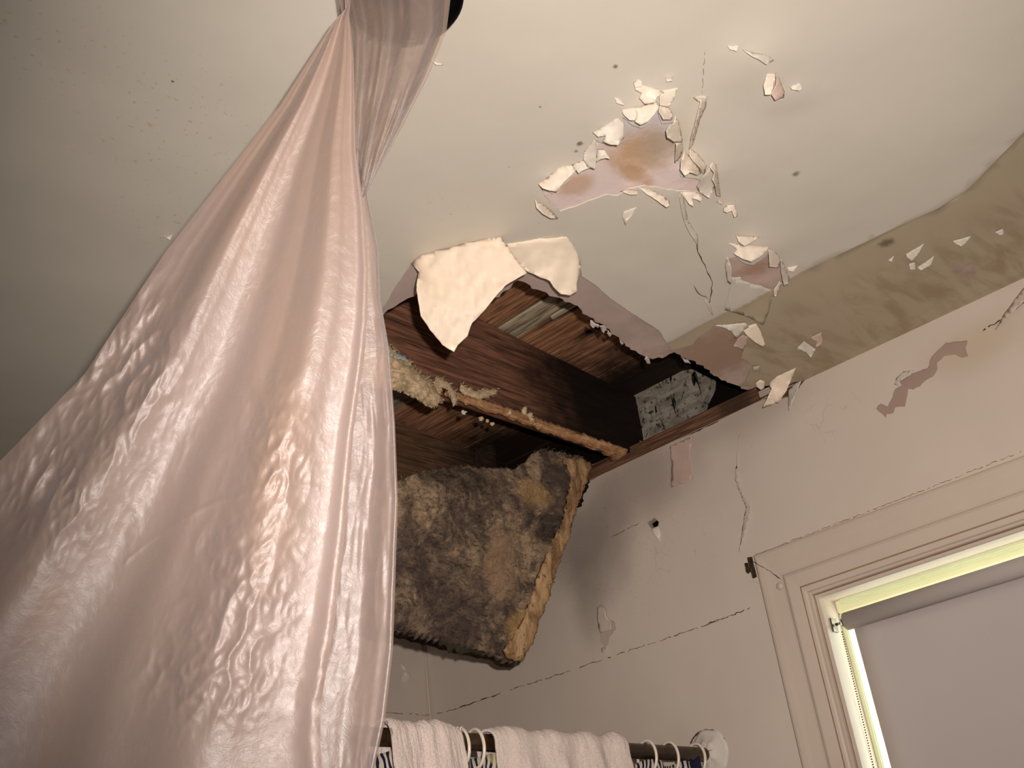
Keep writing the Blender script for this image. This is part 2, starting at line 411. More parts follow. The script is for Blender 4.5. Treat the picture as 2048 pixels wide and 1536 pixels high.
def flap(name, ctrl, place, mat, parent, label=None, th=.0008, step=7, jagamp=.8, seed=1, extra=()):
    """a peeled paint flake. ctrl = (px, py, lift) round its outline; lift = how far it stands off the surface"""
    n = len(ctrl); out = []; hs = []
    r = random.Random(seed)
    for i in range(n):
        a, b = ctrl[i], ctrl[(i + 1) % n]; L = math.hypot(b[0] - a[0], b[1] - a[1]); k = max(1, int(L / step))
        nx, ny = -(b[1] - a[1]) / L, (b[0] - a[0]) / L
        for q in range(k):
            t = q / k; j = r.uniform(-jagamp, jagamp) if q else 0
            out.append((a[0] + (b[0] - a[0]) * t + nx * j, a[1] + (b[1] - a[1]) * t + ny * j)); hs.append(a[2] + (b[2] - a[2]) * t)
    src = [(p[0], p[1], h) for p, h in zip(out, hs)]
    x0 = min(p[0] for p in out); x1 = max(p[0] for p in out); y0 = min(p[1] for p in out); y1 = max(p[1] for p in out)
    st = max(4, min(9, (x1 - x0) / 8)); pts = []
    y = y0 + st / 2
    while y < y1:
        x = x0 + st / 2
        while x < x1:
            if pip(x, y, out): pts.append((x + r.uniform(-.5, .5), y + r.uniform(-.5, .5)))
            x += st
        y += st
    v, f = cdt(out, (), pts)
    # the film keeps its rim heights and stretches smoothly between them
    fixed = {}; H_ = []
    for i, (x, y) in enumerate(v):
        best = min(((x - q[0]) ** 2 + (y - q[1]) ** 2, q[2]) for q in src)
        H_.append(best[1])
        if best[0] < .01: fixed[i] = best[1]
    nb_ = [set() for _ in v]
    for t in f:
        for i in range(len(t)):
            nb_[t[i]].add(t[(i + 1) % len(t)]); nb_[t[(i + 1) % len(t)]].add(t[i])
    for _ in range(60):
        for i in range(len(v)):
            if i not in fixed and nb_[i]: H_[i] = sum(H_[j] for j in nb_[i]) / len(nb_[i])
    P = [place(x, y, h + .0006) for (x, y), h in zip(v, H_)]
    o = pydata(name, P, f, mat, parent, label)
    solidify(o, th, 0)
    return o
def on_ceiling(x, y, h):
    p = hit(x, y, 2, H - h); return hit(x, y, 2, H - h + sag(p.x, p.y))
def on_wall(x, y, h):
    p = hit(x, y, 0, W - h); return hit(x, y, 0, W - h + wsag(p.y, p.z))
on_end = lambda x, y, h: hit(x, y, 1, E - .001 - h)

def crack(name, pts, place, wpx, mat, parent, label=None, seed=3, step=6, amp=1.5, gaps=0, lift=.0006):
    P = jag(pts, step, amp, seed, False); r = random.Random(seed); V = []; F_ = []
    for i, p in enumerate(P):
        a = P[max(0, i - 1)]; b = P[min(len(P) - 1, i + 1)]; L = math.hypot(b[0] - a[0], b[1] - a[1]) or 1
        nx, ny = -(b[1] - a[1]) / L, (b[0] - a[0]) / L; ww = wpx * r.uniform(.25, 1.0) / 2
        if i in (0, len(P) - 1): ww *= .2
        V += [place(p[0] + nx * ww, p[1] + ny * ww, lift), place(p[0] - nx * ww, p[1] - ny * ww, lift)]
        if i and r.random() >= gaps: F_.append((2 * i - 2, 2 * i - 1, 2 * i + 1, 2 * i))
    return pydata(name, V, F_, mat, parent, label, False)

def tube(pts, rad, seg=10, closed=False):
    V = []; F_ = []; n = len(pts)
    for i, p in enumerate(pts):
        a = pts[(i - 1) % n] if (i or closed) else pts[0]; b = pts[(i + 1) % n] if (i < n - 1 or closed) else pts[-1]
        t = (Vector(b) - Vector(a)).normalized(); u = t.orthogonal() if abs(t.x) < .9 else t.cross(Vector((0, 0, 1)))
        u = (Vector((1, 0, 0)) - t * t.x); u = u.normalized() if u.length > .2 else t.cross(Vector((0, 1, 0))).normalized()
        w_ = t.cross(u); r_ = rad[i] if hasattr(rad, '__len__') else rad
        for k in range(seg):
            an = 2 * math.pi * k / seg; V.append(Vector(p) + (u * math.cos(an) + w_ * math.sin(an)) * r_)
    for i in range(n if closed else n - 1):
        for k in range(seg):
            a = i * seg + k; b = i * seg + (k + 1) % seg; c = ((i + 1) % n) * seg + (k + 1) % seg; d = ((i + 1) % n) * seg + k
            F_.append((a, b, c, d))
    if not closed: F_ += [tuple(range(seg))[::-1], tuple((n - 1) * seg + k for k in range(seg))]
    return V, F_
def lathe(prof, c, axis='Z', seg=48):
    V = []; F_ = []
    for (r_, h) in prof:
        for k in range(seg):
            a = 2 * math.pi * k / seg
            V.append(Vector((r_ * math.cos(a), r_ * math.sin(a), h)) if axis == 'Z' else Vector((h, r_ * math.cos(a), r_ * math.sin(a))))
    for i in range(len(prof) - 1):
        for k in range(seg):
            F_.append((i * seg + k, i * seg + (k + 1) % seg, (i + 1) * seg + (k + 1) % seg, (i + 1) * seg + k))
    return [Vector(c) + v for v in V], F_
def shell(name, P, B, f, mat, parent, label=None):
    n = len(P); F_ = list(f) + [tuple(i + n for i in reversed(t)) for t in f]; cnt = {(t[i], t[(i + 1) % len(t)]) for t in f for i in range(len(t))}
    F_ += [(b, a, a + n, b + n) for (a, b) in cnt if (b, a) not in cnt]
    o = pydata(name, list(P) + list(B), F_, mat, parent, label)
    bm = bmesh.new(); bm.from_mesh(o.data); bmesh.ops.recalc_face_normals(bm, faces=bm.faces[:]); bm.to_mesh(o.data); bm.free()
    return o
def hairs(name, roots, mat, parent, seed, ln=.006, wd=.0005, bias=Vector((0, 0, 0))):
    r = random.Random(seed); V = []; F_ = []
    for p in roots:
        for _ in range(2):
            d = (Vector((r.uniform(-1, 1), r.uniform(-1, .1), r.uniform(-1, 1))) + bias).normalized() * ln * r.uniform(.4, 1.2)
            sd = d.cross(Vector((r.uniform(-1, 1), r.uniform(-1, 1), r.uniform(-1, 1)))).normalized() * wd; k = len(V); q = p + Vector((r.uniform(-1, 1), 0, r.uniform(-1, 1))) * .002
            md = q + d * .55 + sd * r.uniform(-3, 3)
            V += [q - sd, q + sd, md + sd * .7, md - sd * .7, q + d]; F_ += [(k, k + 1, k + 2, k + 3), (k + 3, k + 2, k + 4)]
    o = pydata(name, V, F_, mat, parent, smooth=False); o['kind'] = 'stuff'; return o
def grid(name, nu, nv, fn, mat, parent=None, label=None):
    V = [fn(i / nu, j / nv) for j in range(nv + 1) for i in range(nu + 1)]
    F_ = [(j * (nu + 1) + i, j * (nu + 1) + i + 1, (j + 1) * (nu + 1) + i + 1, (j + 1) * (nu + 1) + i) for j in range(nv) for i in range(nu)]
    return pydata(name, V, F_, mat, parent, label)
def fb(x, y, z=0, o=4):
    return noise.fractal(Vector((x, y, z)), 1.0, 2.0, o)

# ================================================================ ROOM SHELL
X0, Y0 = -.95, -1.5
cxy = lambda p: tuple(hit(p[0], p[1], 2, H)[:2])
wyz = lambda p: tuple(hit(p[0], p[1], 0, W)[1:])

# outlines in the ceiling
cavity_px = [(690, 700), (760, 642), (800, 612), (835, 592), (860, 590), (1000, 600), (1036, 567), (1075, 585), (1110, 600), (1148, 615), (1180, 640), (1200, 652), (1222, 668), (1240, 686), (1262, 704), (1278, 712), (1300, 722), (1326, 722),
             (1350, 710), (1372, 722), (1400, 735), (1440, 762), (1475, 776), (1496, 785), (1545, 768)]
cavity = jag([cxy(p) for p in cavity_px], .008, .0035, 11)
far = [(W + .002, 0), ]
cav_end = cavity[-1]
cavity = cavity[:-1]
# close the cavity along the window wall and the end wall
cavity_loop = [p for p in jag([cxy(p) for p in cavity_px], .008, .0035, 11, False)] + [(W - .004, cxy((1560, 775))[1]), (W - .004, 1.86), (1.15, 1.86), (1.0, 1.5), (.985, 1.30)]
skin_px = [(690, 700), (745, 640), (770, 610), (790, 575), (810, 545), (822, 528), (840, 512), (1000, 476), (1015, 492), (1130, 473), (1150, 500), (1160, 525), (1163, 552),
           (1190, 570), (1220, 598), (1260, 625), (1308, 655), (1320, 664), (1335, 690), (1345, 704), (1368, 698), (1385, 694), (1400, 676), (1420, 664), (1429, 650), (1450, 655), (1466, 662), (1478, 672),
           (1470, 690), (1490, 700), (1483, 720), (1497, 725), (1504, 735), (1516, 735), (1500, 748), (1492, 765), (1478, 776)]
skin_loop = jag([cxy(p) for p in skin_px], .007, .0006, 5, False) + [cxy(p) for p in [(1520, 778), (1560, 768)]] + [(W - .001, cxy((1600, 760))[1]), (W - .001, 1.88), (1.12, 1.88), (.97, 1.5), (.96, 1.30)]
# never let the two loops cross: the peeled skin opening must contain the cavity
patch1 = [C3(*p) for p in [(205, 930), (150, 880), (100, 800), (170, 833), (215, 790), (250, 770), (285, 710), (330, 722), (390, 650), (385, 560), (420, 575), (490, 592), (530, 560), (540, 500), (520, 430), (570, 470), (615, 486), (660, 460), (700, 392),
           (720, 462), (780, 458), (750, 520), (760, 560), (800, 582), (795, 650), (825, 680), (820, 740), (900, 745), (930, 760), (975, 700), (1000, 790), (965, 860), (925, 830), (880, 822), (800, 820), (640, 798), (560, 815), (500, 850), (450, 845), (380, 870), (300, 900)]]
patch2 = [C3(*p) for p in [(1060, 1160), (1100, 1145), (1150, 1180), (1190, 1190), (1230, 1160), (1270, 1120), (1275, 1205), (1310, 1215), (1335, 1172), (1350, 1240), (1370, 1300), (1330, 1300), (1300, 1338), (1235, 1340), (1240, 1312), (1165, 1300), (1130, 1265), (1085, 1270)]]
patch3 = [C3(*p) for p in [(1265, 225), (1310, 225), (1335, 270), (1350, 320), (1345, 345), (1310, 345), (1290, 310), (1262, 300)]]
holes = [skin_loop] + [jag([cxy(p) for p in q], .006, .0012, 9 + i) for i, q in enumerate((patch1, patch2, patch3))]

def crease_x(y): return 1.432 + max(0, .62 - y) * .1 - max(0, .37 - y) * .66
def sag(x, y):
    z = .0035 * fb(x * 2.6, y * 2.6, 3)
    d = x - crease_x(y)
    if d > .004: z += .003
    for c, r, a in sag_spots:
        q = ((x - c[0]) ** 2 + (y - c[1]) ** 2) / (r * r)
        if q < 6: z -= a * math.exp(-q)
    edge = min(1, max(0, (W - x) / .05), max(0, (E - y) / .05))
    return z * min(1, edge)
sag_spots = [(cxy((1300, 230)), .06, .006), (cxy((1400, 340)), .035, .005), (cxy((1510, 500)), .05, .006), (cxy((1530, 130)), .05, .006), (cxy((1500, 100)), .03, .004), (cxy((1580, 190)), .03, .004), (cxy((1110, 380)), .04, .004)]
pts = []
x = X0 + .03
while x < W - .02:
    y = Y0 + .03
    near = x > .1
    while y < E - .02:
        fine = .55 < x < W and 0 < y < 1.2
        pts.append((x + random.uniform(-.004, .004), y + random.uniform(-.004, .004))); y += .02 if near and y > -.1 else .06
    x += .02 if near else .06
crease1 = [(crease_x(y), y) for y in [Y0 + .05 + i * .05 for i in range(int((.64 - Y0) / .05))] if crease_x(y) < W - .01]
crease2 = [(a + .005, b) for a, b in crease1]
def place_ceiling(u, v, d): return Vector((u, v, H + sag(u, v) + d))
ceil_outer = [(X0, Y0), (W, Y0), (W, E), (X0, E)]
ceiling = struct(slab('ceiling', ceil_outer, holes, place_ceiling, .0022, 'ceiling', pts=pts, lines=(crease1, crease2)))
for p in ceiling.data.polygons:
    if abs(p.normal.z) > .9: p.use_smooth = True
slab('plasterboard', [(X0, Y0), (W, Y0), (W, E), (X0, E)], [cavity_loop], lambda u, v, d: Vector((u, v, H + .0026 + min(0, sag(u, v)) + .003 + d)), .0125, 'board', ceiling,
     pts=[p for i, p in enumerate(pts) if p[0] > .1 and p[1] > -.1 and i % 2 == 0], label='brown paper faced plasterboard bared under the peeled paint')

# the two long tongues of paint film hanging from the edge of the hole
flap('hanging_paint_tongue', [(822, 527, 0), (840, 512, 0), (925, 488, 0), (1002, 473, 0), (1015, 492, .012), (1028, 515, .035), (1054, 546, .06), (1010, 571, .075), (985, 600, .09), (965, 625, .10), (945, 645, .11),
      (935, 672, .125), (915, 690, .135), (908, 703, .14), (885, 690, .132), (860, 660, .115), (842, 632, .10), (836, 600, .08), (833, 570, .06), (838, 545, .03), (828, 532, .008)], on_ceiling, 'flap', ceiling,
     'large cream tongue of paint hanging over the hole', th=.0014, step=9, jagamp=.9, seed=4)
flap('hanging_paint_tongue', [(1012, 488, 0), (1070, 478, 0), (1133, 473, 0), (1150, 496, .004), (1160, 520, .010), (1160, 548, .022), (1154, 568, .032), (1155, 583, .04), (1140, 591, .045), (1122, 588, .045), (1107, 574, .04), (1100, 562, .036),
      (1075, 552, .028), (1052, 541, .018), (1030, 522, .008), (1018, 505, .002)], on_ceiling, 'flap', ceiling, 'smaller cream tongue of paint right of the large one', th=.0014, step=8, jagamp=.8, seed=5)

# torn white paper bits along the broken edge
for i, P_ in enumerate([[(1181, 640), (1189, 646), (1199, 651), (1196, 656), (1190, 653), (1187, 657), (1180, 648)], [(1199, 652), (1208, 652), (1216, 662), (1210, 661), (1207, 668), (1202, 659)], [(1216, 660), (1224, 668), (1220, 674), (1214, 667)],
                       [(1292, 712), (1299, 718), (1300, 728), (1294, 727), (1289, 718)], [(1240, 682), (1247, 688), (1243, 691)], [(1364, 716), (1376, 720), (1382, 727), (1370, 725)], [(1506, 735), (1519, 732), (1516, 741), (1507, 742)]]):
    flap('torn_paper', [(a, b, .002 + .004 * ((k * 7 + i) % 3) / 2) for k, (a, b) in enumerate(P_)], on_ceiling, 'crumb', ceiling, th=.001, step=3, jagamp=.9, seed=200 + i)

# peeled flakes on the ceiling (detail frame coordinates, lift in mm)
def cf(name, L, mat='flake', seed=1, label=None, th=.0006, k=1.35):
    return flap(name, [(*C3(a, b), h * .001 * k) for a, b, h in L], on_ceiling, mat, ceiling, label, th=th, step=5, jagamp=.5, seed=seed)
cf('paint_flake', [(585, 400, 1), (640, 385, 0), (700, 365, 1), (712, 395, 6), (690, 430, 12), (655, 467, 17), (618, 487, 15), (590, 470, 12), (598, 430, 6)], seed=2)
cf('paint_flake', [(520, 405, 0), (590, 395, 0), (603, 430, 5), (588, 462, 11), (560, 462, 10), (528, 430, 5)], 'flap_pale', seed=3)
cf('paint_flake', [(715, 385, 0), (760, 395, 0), (782, 430, 3), (778, 460, 7), (735, 458, 14), (712, 420, 8)], seed=4)
cf('paint_flake', [(795, 440, 0), (812, 470, 1), (825, 520, 2), (832, 572, 5), (790, 572, 14), (755, 552, 16), (750, 515, 14), (765, 490, 10), (785, 478, 6)], seed=5)
cf('paint_flake', [(800, 582, 10), (832, 575, 4), (835, 615, 0), (822, 650, 0), (795, 680, 8)], seed=6)
cf('paint_flake', [(840, 620, 2), (862, 640, 0), (905, 690, 0), (930, 735, 2), (905, 742, 11), (870, 728, 17), (845, 748, 18), (822, 715, 15), (828, 660, 9)], seed=7)
cf('paint_flake', [(870, 605, 0), (905, 630, 0), (955, 690, 0), (945, 745, 2), (925, 710, 8), (885, 668, 12), (868, 640, 8)], seed=8)
cf('paint_flake', [(985, 675, 0), (1005, 690, 0), (1015, 760, 0), (1028, 855, 0), (1008, 848, 8), (998, 790, 15), (985, 765, 14), (995, 730, 9), (970, 700, 6)], seed=9)
cf('paint_flake', [(905, 800, 2), (930, 760, 6), (970, 705, 4), (990, 740, 3), (1000, 795, 3), (970, 862, 10), (925, 835, 6)], 'flap_pale', seed=10)
cf('paint_flake', [(605, 805, 0), (660, 815, 0), (730, 845, 2), (765, 878, 5), (768, 900, 12), (750, 908, 14), (700, 872, 9), (640, 835, 4)], seed=11)
cf('paint_flake', [(820, 830, 0), (870, 825, 0), (905, 830, 0), (935, 862, 5), (925, 880, 8), (905, 868, 6), (880, 862, 5), (890, 905, 12), (868, 893, 10)], seed=12)
cf('paint_flake', [(515, 825, 0), (560, 818, 0), (605, 820, 0), (600, 842, 8), (560, 842, 9)], seed=13)
cf('paint_flake', [(95, 790, 8), (140, 755, 0), (200, 705, 0), (262, 690, 0), (290, 712, 4), (262, 745, 11), (225, 778, 13), (190, 828, 15), (150, 822, 16), (118, 812, 14)], 'flake', seed=14)
cf('paint_flake', [(262, 690, 0), (320, 668, 0), (362, 670, 2), (365, 705, 8), (325, 718, 9), (300, 735, 10)], 'flap_pale', seed=15)
cf('paint_flake', [(75, 870, 4), (120, 895, 2), (165, 930, 2), (195, 965, 8), (160, 965, 13), (115, 940, 14), (85, 910, 11)], 'flake', seed=16)
cf('paint_flake', [(372, 525, 4), (430, 490, 0), (500, 450, 0), (535, 480, 2), (532, 555, 8), (500, 590, 15), (455, 585, 15), (425, 572, 12), (440, 540, 8), (400, 548, 8)], 'flap_pale', seed=17)
cf('paint_flake', [(395, 610, 0), (430, 612, 2), (462, 660, 12), (440, 655, 11), (410, 662, 11), (385, 680, 8)], 'flap_pale', seed=18)
cf('paint_flake', [(330, 620, 0), (378, 560, 0), (398, 580, 6), (390, 640, 8), (385, 712, 13), (345, 700, 8), (325, 660, 5)], 'flap_pale', seed=19)
cf('paint_flake', [(585, 285, 0), (620, 280, 1), (700, 300, 2), (740, 320, 3), (700, 345, 9), (690, 372, 11), (640, 380, 9), (612, 350, 8), (625, 325, 5), (590, 305, 5)], seed=20)
cf('paint_flake', [(730, 310, 0), (810, 295, 0), (790, 350, 3), (760, 395, 6), (715, 385, 7), (715, 345, 5)], 'flake', seed=21)
cf('paint_flake', [(580, 270, 0), (600, 250, 0), (625, 262, 3), (622, 290, 6), (590, 295, 6)], 'flap_pale', seed=22)
cf('paint_flake', [(745, 245, 0), (780, 240, 0), (778, 262, 5), (750, 265, 5)], 'flap_pale', seed=23)
cf('paint_flake', [(480, 345, 0), (505, 350, 1), (535, 380, 4), (530, 385, 5), (495, 375, 3)], 'flap_pale', seed=24)
# ridge standing along the crack above the large patch
cf('paint_ridge', [(932, 335, 1), (960, 340, 0), (950, 400, 0), (925, 450, 0), (905, 520, 0), (885, 590, 0), (865, 612, 4), (880, 540, 9), (905, 450, 10), (925, 370, 7)], 'flake', seed=25)
cf('paint_flake', [(885, 345, 0), (930, 335, 4), (925, 370, 5), (905, 362, 2)], 'flap_pale', seed=26)
cf('paint_flake', [(1040, 915, 2), (1068, 895, 0), (1098, 893, 0), (1115, 955, 6), (1098, 960, 9), (1085, 925, 4), (1062, 935, 12), (1045, 930, 9)], 'flake', seed=27)
cf('paint_flake', [(1005, 880, 0), (1020, 868, 0), (1042, 885, 3), (1035, 895, 5)], 'flap_pink', seed=28)
cf('paint_flake', [(1105, 1052, 2), (1160, 1055, 0), (1225, 1060, 0), (1190, 1085, 8), (1150, 1107, 14), (1120, 1085, 10)], seed=29)
cf('paint_flake', [(1065, 1090, 1), (1130, 1100, 0), (1200, 1105, 0), (1275, 1108, 0), (1265, 1130, 4), (1225, 1165, 13), (1185, 1188, 16), (1135, 1170, 14), (1095, 1145, 8), (1112, 1125, 4)], seed=30)
cf('paint_flake', [(1050, 1200, 0), (1062, 1160, 0), (1082, 1215, 7), (1082, 1300, 12), (1065, 1290, 9), (1055, 1240, 4)], 'flap_pale', seed=31)
cf('paint_flake', [(1272, 1125, 4), (1300, 1130, 0), (1335, 1170, 0), (1325, 1215, 6), (1278, 1212, 10)], seed=32)
cf('paint_flake', [(1335, 1170, 2), (1352, 1200, 1), (1380, 1270, 0), (1372, 1305, 8), (1352, 1310, 9), (1338, 1240, 8)], 'flap_pale', seed=33)
cf('paint_flake', [(1370, 1215, 0), (1425, 1205, 0), (1400, 1240, 5), (1378, 1235, 4)], seed=34)
cf('paint_flake', [(1330, 1285, 3), (1335, 1310, 2), (1318, 1360, 8), (1300, 1365, 9), (1300, 1330, 6)], seed=35)
cf('paint_flake', [(1265, 225, 1), (1312, 222, 0), (1298, 290, 8), (1285, 330, 14), (1255, 332, 13), (1247, 285, 7)], seed=36)
cf('paint_flake', [(1312, 222, 0), (1335, 265, 1), (1355, 318, 3), (1345, 345, 7), (1308, 360, 14), (1285, 325, 8), (1310, 280, 3)], 'flap_pink', seed=37)
cf('paint_flake', [(1380, 290, 0), (1430, 270, 0), (1448, 300, 3), (1430, 312, 5), (1395, 305, 4)], 'flap_pale', seed=38)
cf('paint_ridge', [(1140, 100, 0), (1200, 118, 0), (1275, 130, 0), (1300, 155, 0), (1262, 178, 5), (1220, 150, 5), (1180, 130, 4)], 'ceiling', seed=39)
cf('paint_ridge', [(1060, 80, 0), (1120, 78, 0), (1110, 110, 4), (1075, 100, 3)], 'ceiling', seed=40)
cf('paint_flake', [(530, 930, 0), (600, 905, 0), (575, 950, 3), (550, 975, 5), (540, 1000, 3), (525, 960, 2)], 'flap_pale', seed=41)
# flakes and torn layer beside the right end of the hole (wider frame coordinates)
def gf(L, mat='flake', seed=1, label=None, name='paint_flake'):
    return flap(name, [(*C6(a, b), h * .001) for a, b, h in L], on_ceiling, mat, ceiling, label, th=.0007, step=5, jagamp=.5, seed=seed)
gf([(262, 185, 3), (290, 160, 0), (345, 145, 0), (372, 190, 5), (400, 270, 14), (385, 288, 16), (330, 255, 13), (285, 215, 9)], 'flap', 51, 'cream curled flake beside the brown bared board')
gf([(80, 155, 0), (160, 150, 0), (280, 140, 2), (300, 165, 3), (262, 190, 8), (225, 235, 10), (195, 195, 6), (130, 165, 3)], 'flap_pale', 52)
gf([(200, 285, 6), (235, 235, 4), (265, 215, 2), (295, 225, 2), (290, 262, 3), (262, 310, 4), (235, 290, 7)], 'flap_pink', 53)
gf([(420, 515, 2), (470, 470, 0), (590, 415, 0), (560, 490, 10), (530, 560, 22), (480, 635, 34), (465, 628, 33), (440, 645, 36), (385, 660, 40), (420, 590, 30), (440, 545, 14)], 'flap', 54, 'long cream flake dangling over the wall edge')
gf([(343, 510, 3), (370, 490, 0), (398, 500, 2), (395, 540, 8), (375, 553, 9), (350, 535, 6)], 'flap', 55)
gf([(585, 300, 0), (640, 255, 0), (665, 270, 0), (712, 300, 3), (680, 355, 12), (655, 325, 6), (620, 305, 6)], 'flap_pale', 56)
gf([(670, 235, 0), (745, 200, 0), (755, 250, 3), (742, 275, 8), (710, 295, 7), (715, 255, 4)], 'flap_pink', 57)
for i, L in enumerate([[(1812, 508, 0), (1848, 487, 0), (1838, 505, 6), (1824, 522, 8), (1814, 515, 5)], [(1834, 535, 0), (1868, 512, 0), (1862, 530, 6), (1842, 541, 7)], [(1818, 528, 2), (1830, 524, 0), (1832, 540, 6), (1820, 540, 7)],
                       [(1906, 482, 0), (1942, 472, 0), (1932, 486, 5), (1922, 493, 7), (1912, 488, 4)], [(1990, 464, 0), (2006, 458, 0), (2008, 468, 3), (1999, 471, 4)], [(1774, 522, 0), (1788, 512, 0), (1784, 524, 3)],
                       [(860, 118, 0), (870, 122, 0), (887, 130, 3), (872, 130, 4)]]):
    flap('paint_flake', [(a, b, h * .001) for a, b, h in L], on_ceiling, 'flap_pale', ceiling, th=.0006, step=4, jagamp=.3, seed=70 + i)
flap('paint_flake', [(320, 476, 0), (345, 470, 0), (340, 482, .004), (332, 474, .002)], on_ceiling, 'flap_pale', ceiling, th=.0006, step=4, seed=80)
# cracks in the ceiling paint
crack('crack', [C3(*p) for p in [(822, 850), (838, 940), (860, 985), (905, 1050), (910, 1135), (945, 1200), (985, 1290), (975, 1370), (968, 1420), (988, 1462)]], on_ceiling, 3.2, 'crack_rust', ceiling, seed=4)
crack('crack', [C3(*p) for p in [(890, 1308), (915, 1350), (965, 1378)]], on_ceiling, 2, 'crack_rust', ceiling, seed=5)
crack('crack', [C3(*p) for p in [(948, 110), (940, 180), (934, 330)]], on_ceiling, 1.2, 'crack_rust', ceiling, seed=6, gaps=.3)
crack('crack', [C3(*p) for p in [(932, 340), (915, 440), (885, 530), (868, 600)]], on_ceiling, 2.2, 'crack', ceiling, seed=7)
gf([(30, 0, 0), (60, 20, 0), (75, 70, 0), (78, 96, 0), (62, 70, 2.5), (45, 30, 2.5)], 'ceiling', 58, name='paint_ridge')
cf('paint_ridge', [(815, 850, 3), (835, 845, 0), (862, 980, 0), (910, 1050, 0), (912, 1110, 0), (895, 1080, 4), (862, 1030, 4), (835, 960, 4)], 'ceiling', 59)
gf([(200, -140, 0), (445, -60, 0), (440, 0, 0), (420, 80, 0), (390, 152, 6), (360, 140, 7), (300, 105, 3), (150, 60, 0)], 'ceiling', 60, 'lifted sheet of ceiling paint right of the crack', 'lifted_paint')

# ---------------------------------------------------------------- window wall
wy0, wy1, wz0, wz1 = -.15, .910, 1.05, 2.012     # opening
win_loop = [(wy0, wz0), (wy1, wz0), (wy1, wz1), (wy0, wz1)]
wtop = [(Y0, H), (wyz((1610, 762))[0], H), (wyz((1600, 768))[0], H - .006)]
top_edge = [(1590, 790), (1560, 800), (1520, 800), (1490, 808), (1460, 826), (1425, 850), (1390, 866), (1350, 880), (1310, 896), (1270, 912), (1235, 930), (1200, 950), (1185, 960)]
te = jag([wyz(p) for p in top_edge], .01, .0015, 21, False)
wall_outer = [(E, 0), (E, H - .02), (1.75, H - .03)] + te[::-1] + [wtop[2], wtop[1], wtop[0], (Y0, 0)]
wpatch = [C6(*p) for p in [(1080, 665), (1110, 635), (1150, 655), (1180, 600), (1195, 550), (1240, 525), (1222, 495), (1270, 462), (1320, 445), (1395, 420), (1420, 350), (1470, 300), (1510, 262), (1580, 255), (1643, 248), (1632, 290), (1648, 345), (1610, 355), (1570, 335), (1500, 345), (1455, 385), (1458, 425),
              (1430, 470), (1390, 490), (1350, 530), (1310, 550), (1278, 545), (1270, 600), (1258, 655), (1200, 658), (1185, 695), (1145, 700), (1140, 722), (1112, 695)]]
C5 = lambda a, b: (1040 + a * .2441, 1000 + b * .2441)
wpeel = [C5(*p) for p in [(635, 885), (680, 862), (705, 890), (720, 950), (745, 985), (785, 1000), (797, 1060), (760, 1105), (735, 1130), (728, 1185), (700, 1200), (668, 1160), (650, 1060), (640, 960)]]
whole = [C5(*p) for p in [(1045, 185), (1100, 142), (1140, 180), (1133, 215), (1085, 238), (1062, 215)]]
wpink = [(1340, 893), (1386, 872), (1380, 910), (1386, 960), (1365, 968), (1342, 972)]
wholes = [win_loop] + [jag([wyz(p) for p in q], .006, .0012, 31 + i) for i, q in enumerate((wpatch, wpeel, whole, wpink))]
def wsag(u, v):
    z = .004 * fb(u * 2.2, v * 2.2, 9)
    q = ((u - wyz((1250, 930))[0]) ** 2 + (v - wyz((1250, 930))[1]) ** 2) / .003
    e = min(1, max(0, (H - v) / .1), max(0, (E - u) / .06))
    inwin = (wy0 - .1 < u < wy1 + .1) and v < wz1 + .1
    return 0 if inwin else z * e
wp = []
y = Y0 + .05
while y < E - .02:
    z = .05
    while z < H - .03:
        if not (wy0 - .01 < y < wy1 + .01 and wz0 - .01 < z < wz1 + .01): wp.append((y + random.uniform(-.003, .003), z + random.uniform(-.003, .003)))
        z += .025 if z > 1.6 and y > 0 else .12
    y += .025 if y > 0 else .1
wall_r = struct(slab('wall_right', wall_outer, wholes, lambda u, v, d: Vector((W + wsag(u, v) + d, u, v)), .0022, 'wall', pts=wp))
for p in wall_r.data.polygons:
    if abs(p.normal.x) > .9: p.use_smooth = True
hole_loop = jag([wyz(p) for p in whole], .006, .001, 33)
bo = [(E, 0), (E, H - .02), (1.75, H - .03)] + [(a, b + .003) for a, b in te[::-1]] + [(wtop[1][0], H - .002), (Y0, H - .002), (Y0, 0)]
slab('plasterboard', bo, [win_loop, hole_loop], lambda u, v, d: Vector((W + .0035 + max(0, wsag(u, v)) + d, u, v)), .012, 'board', wall_r, pts=wp[::2], label='brown board bared where wall paint has peeled')
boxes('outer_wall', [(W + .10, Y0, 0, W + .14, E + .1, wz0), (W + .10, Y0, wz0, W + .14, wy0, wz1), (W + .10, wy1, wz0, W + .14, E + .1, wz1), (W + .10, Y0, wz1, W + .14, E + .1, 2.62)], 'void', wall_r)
plate = boxes('top_plate', [(W + .016, Y0, H - .012, W + .10, E + .1, H + .026)], 'plate', wall_r, 'reddish brown top plate along the wall edge')
boxes('top_plate', [(W - .008, .915, H + .001, W + .016, 1.9, H + .028)], 'plate', wall_r, 'reddish brown lip of the top plate')
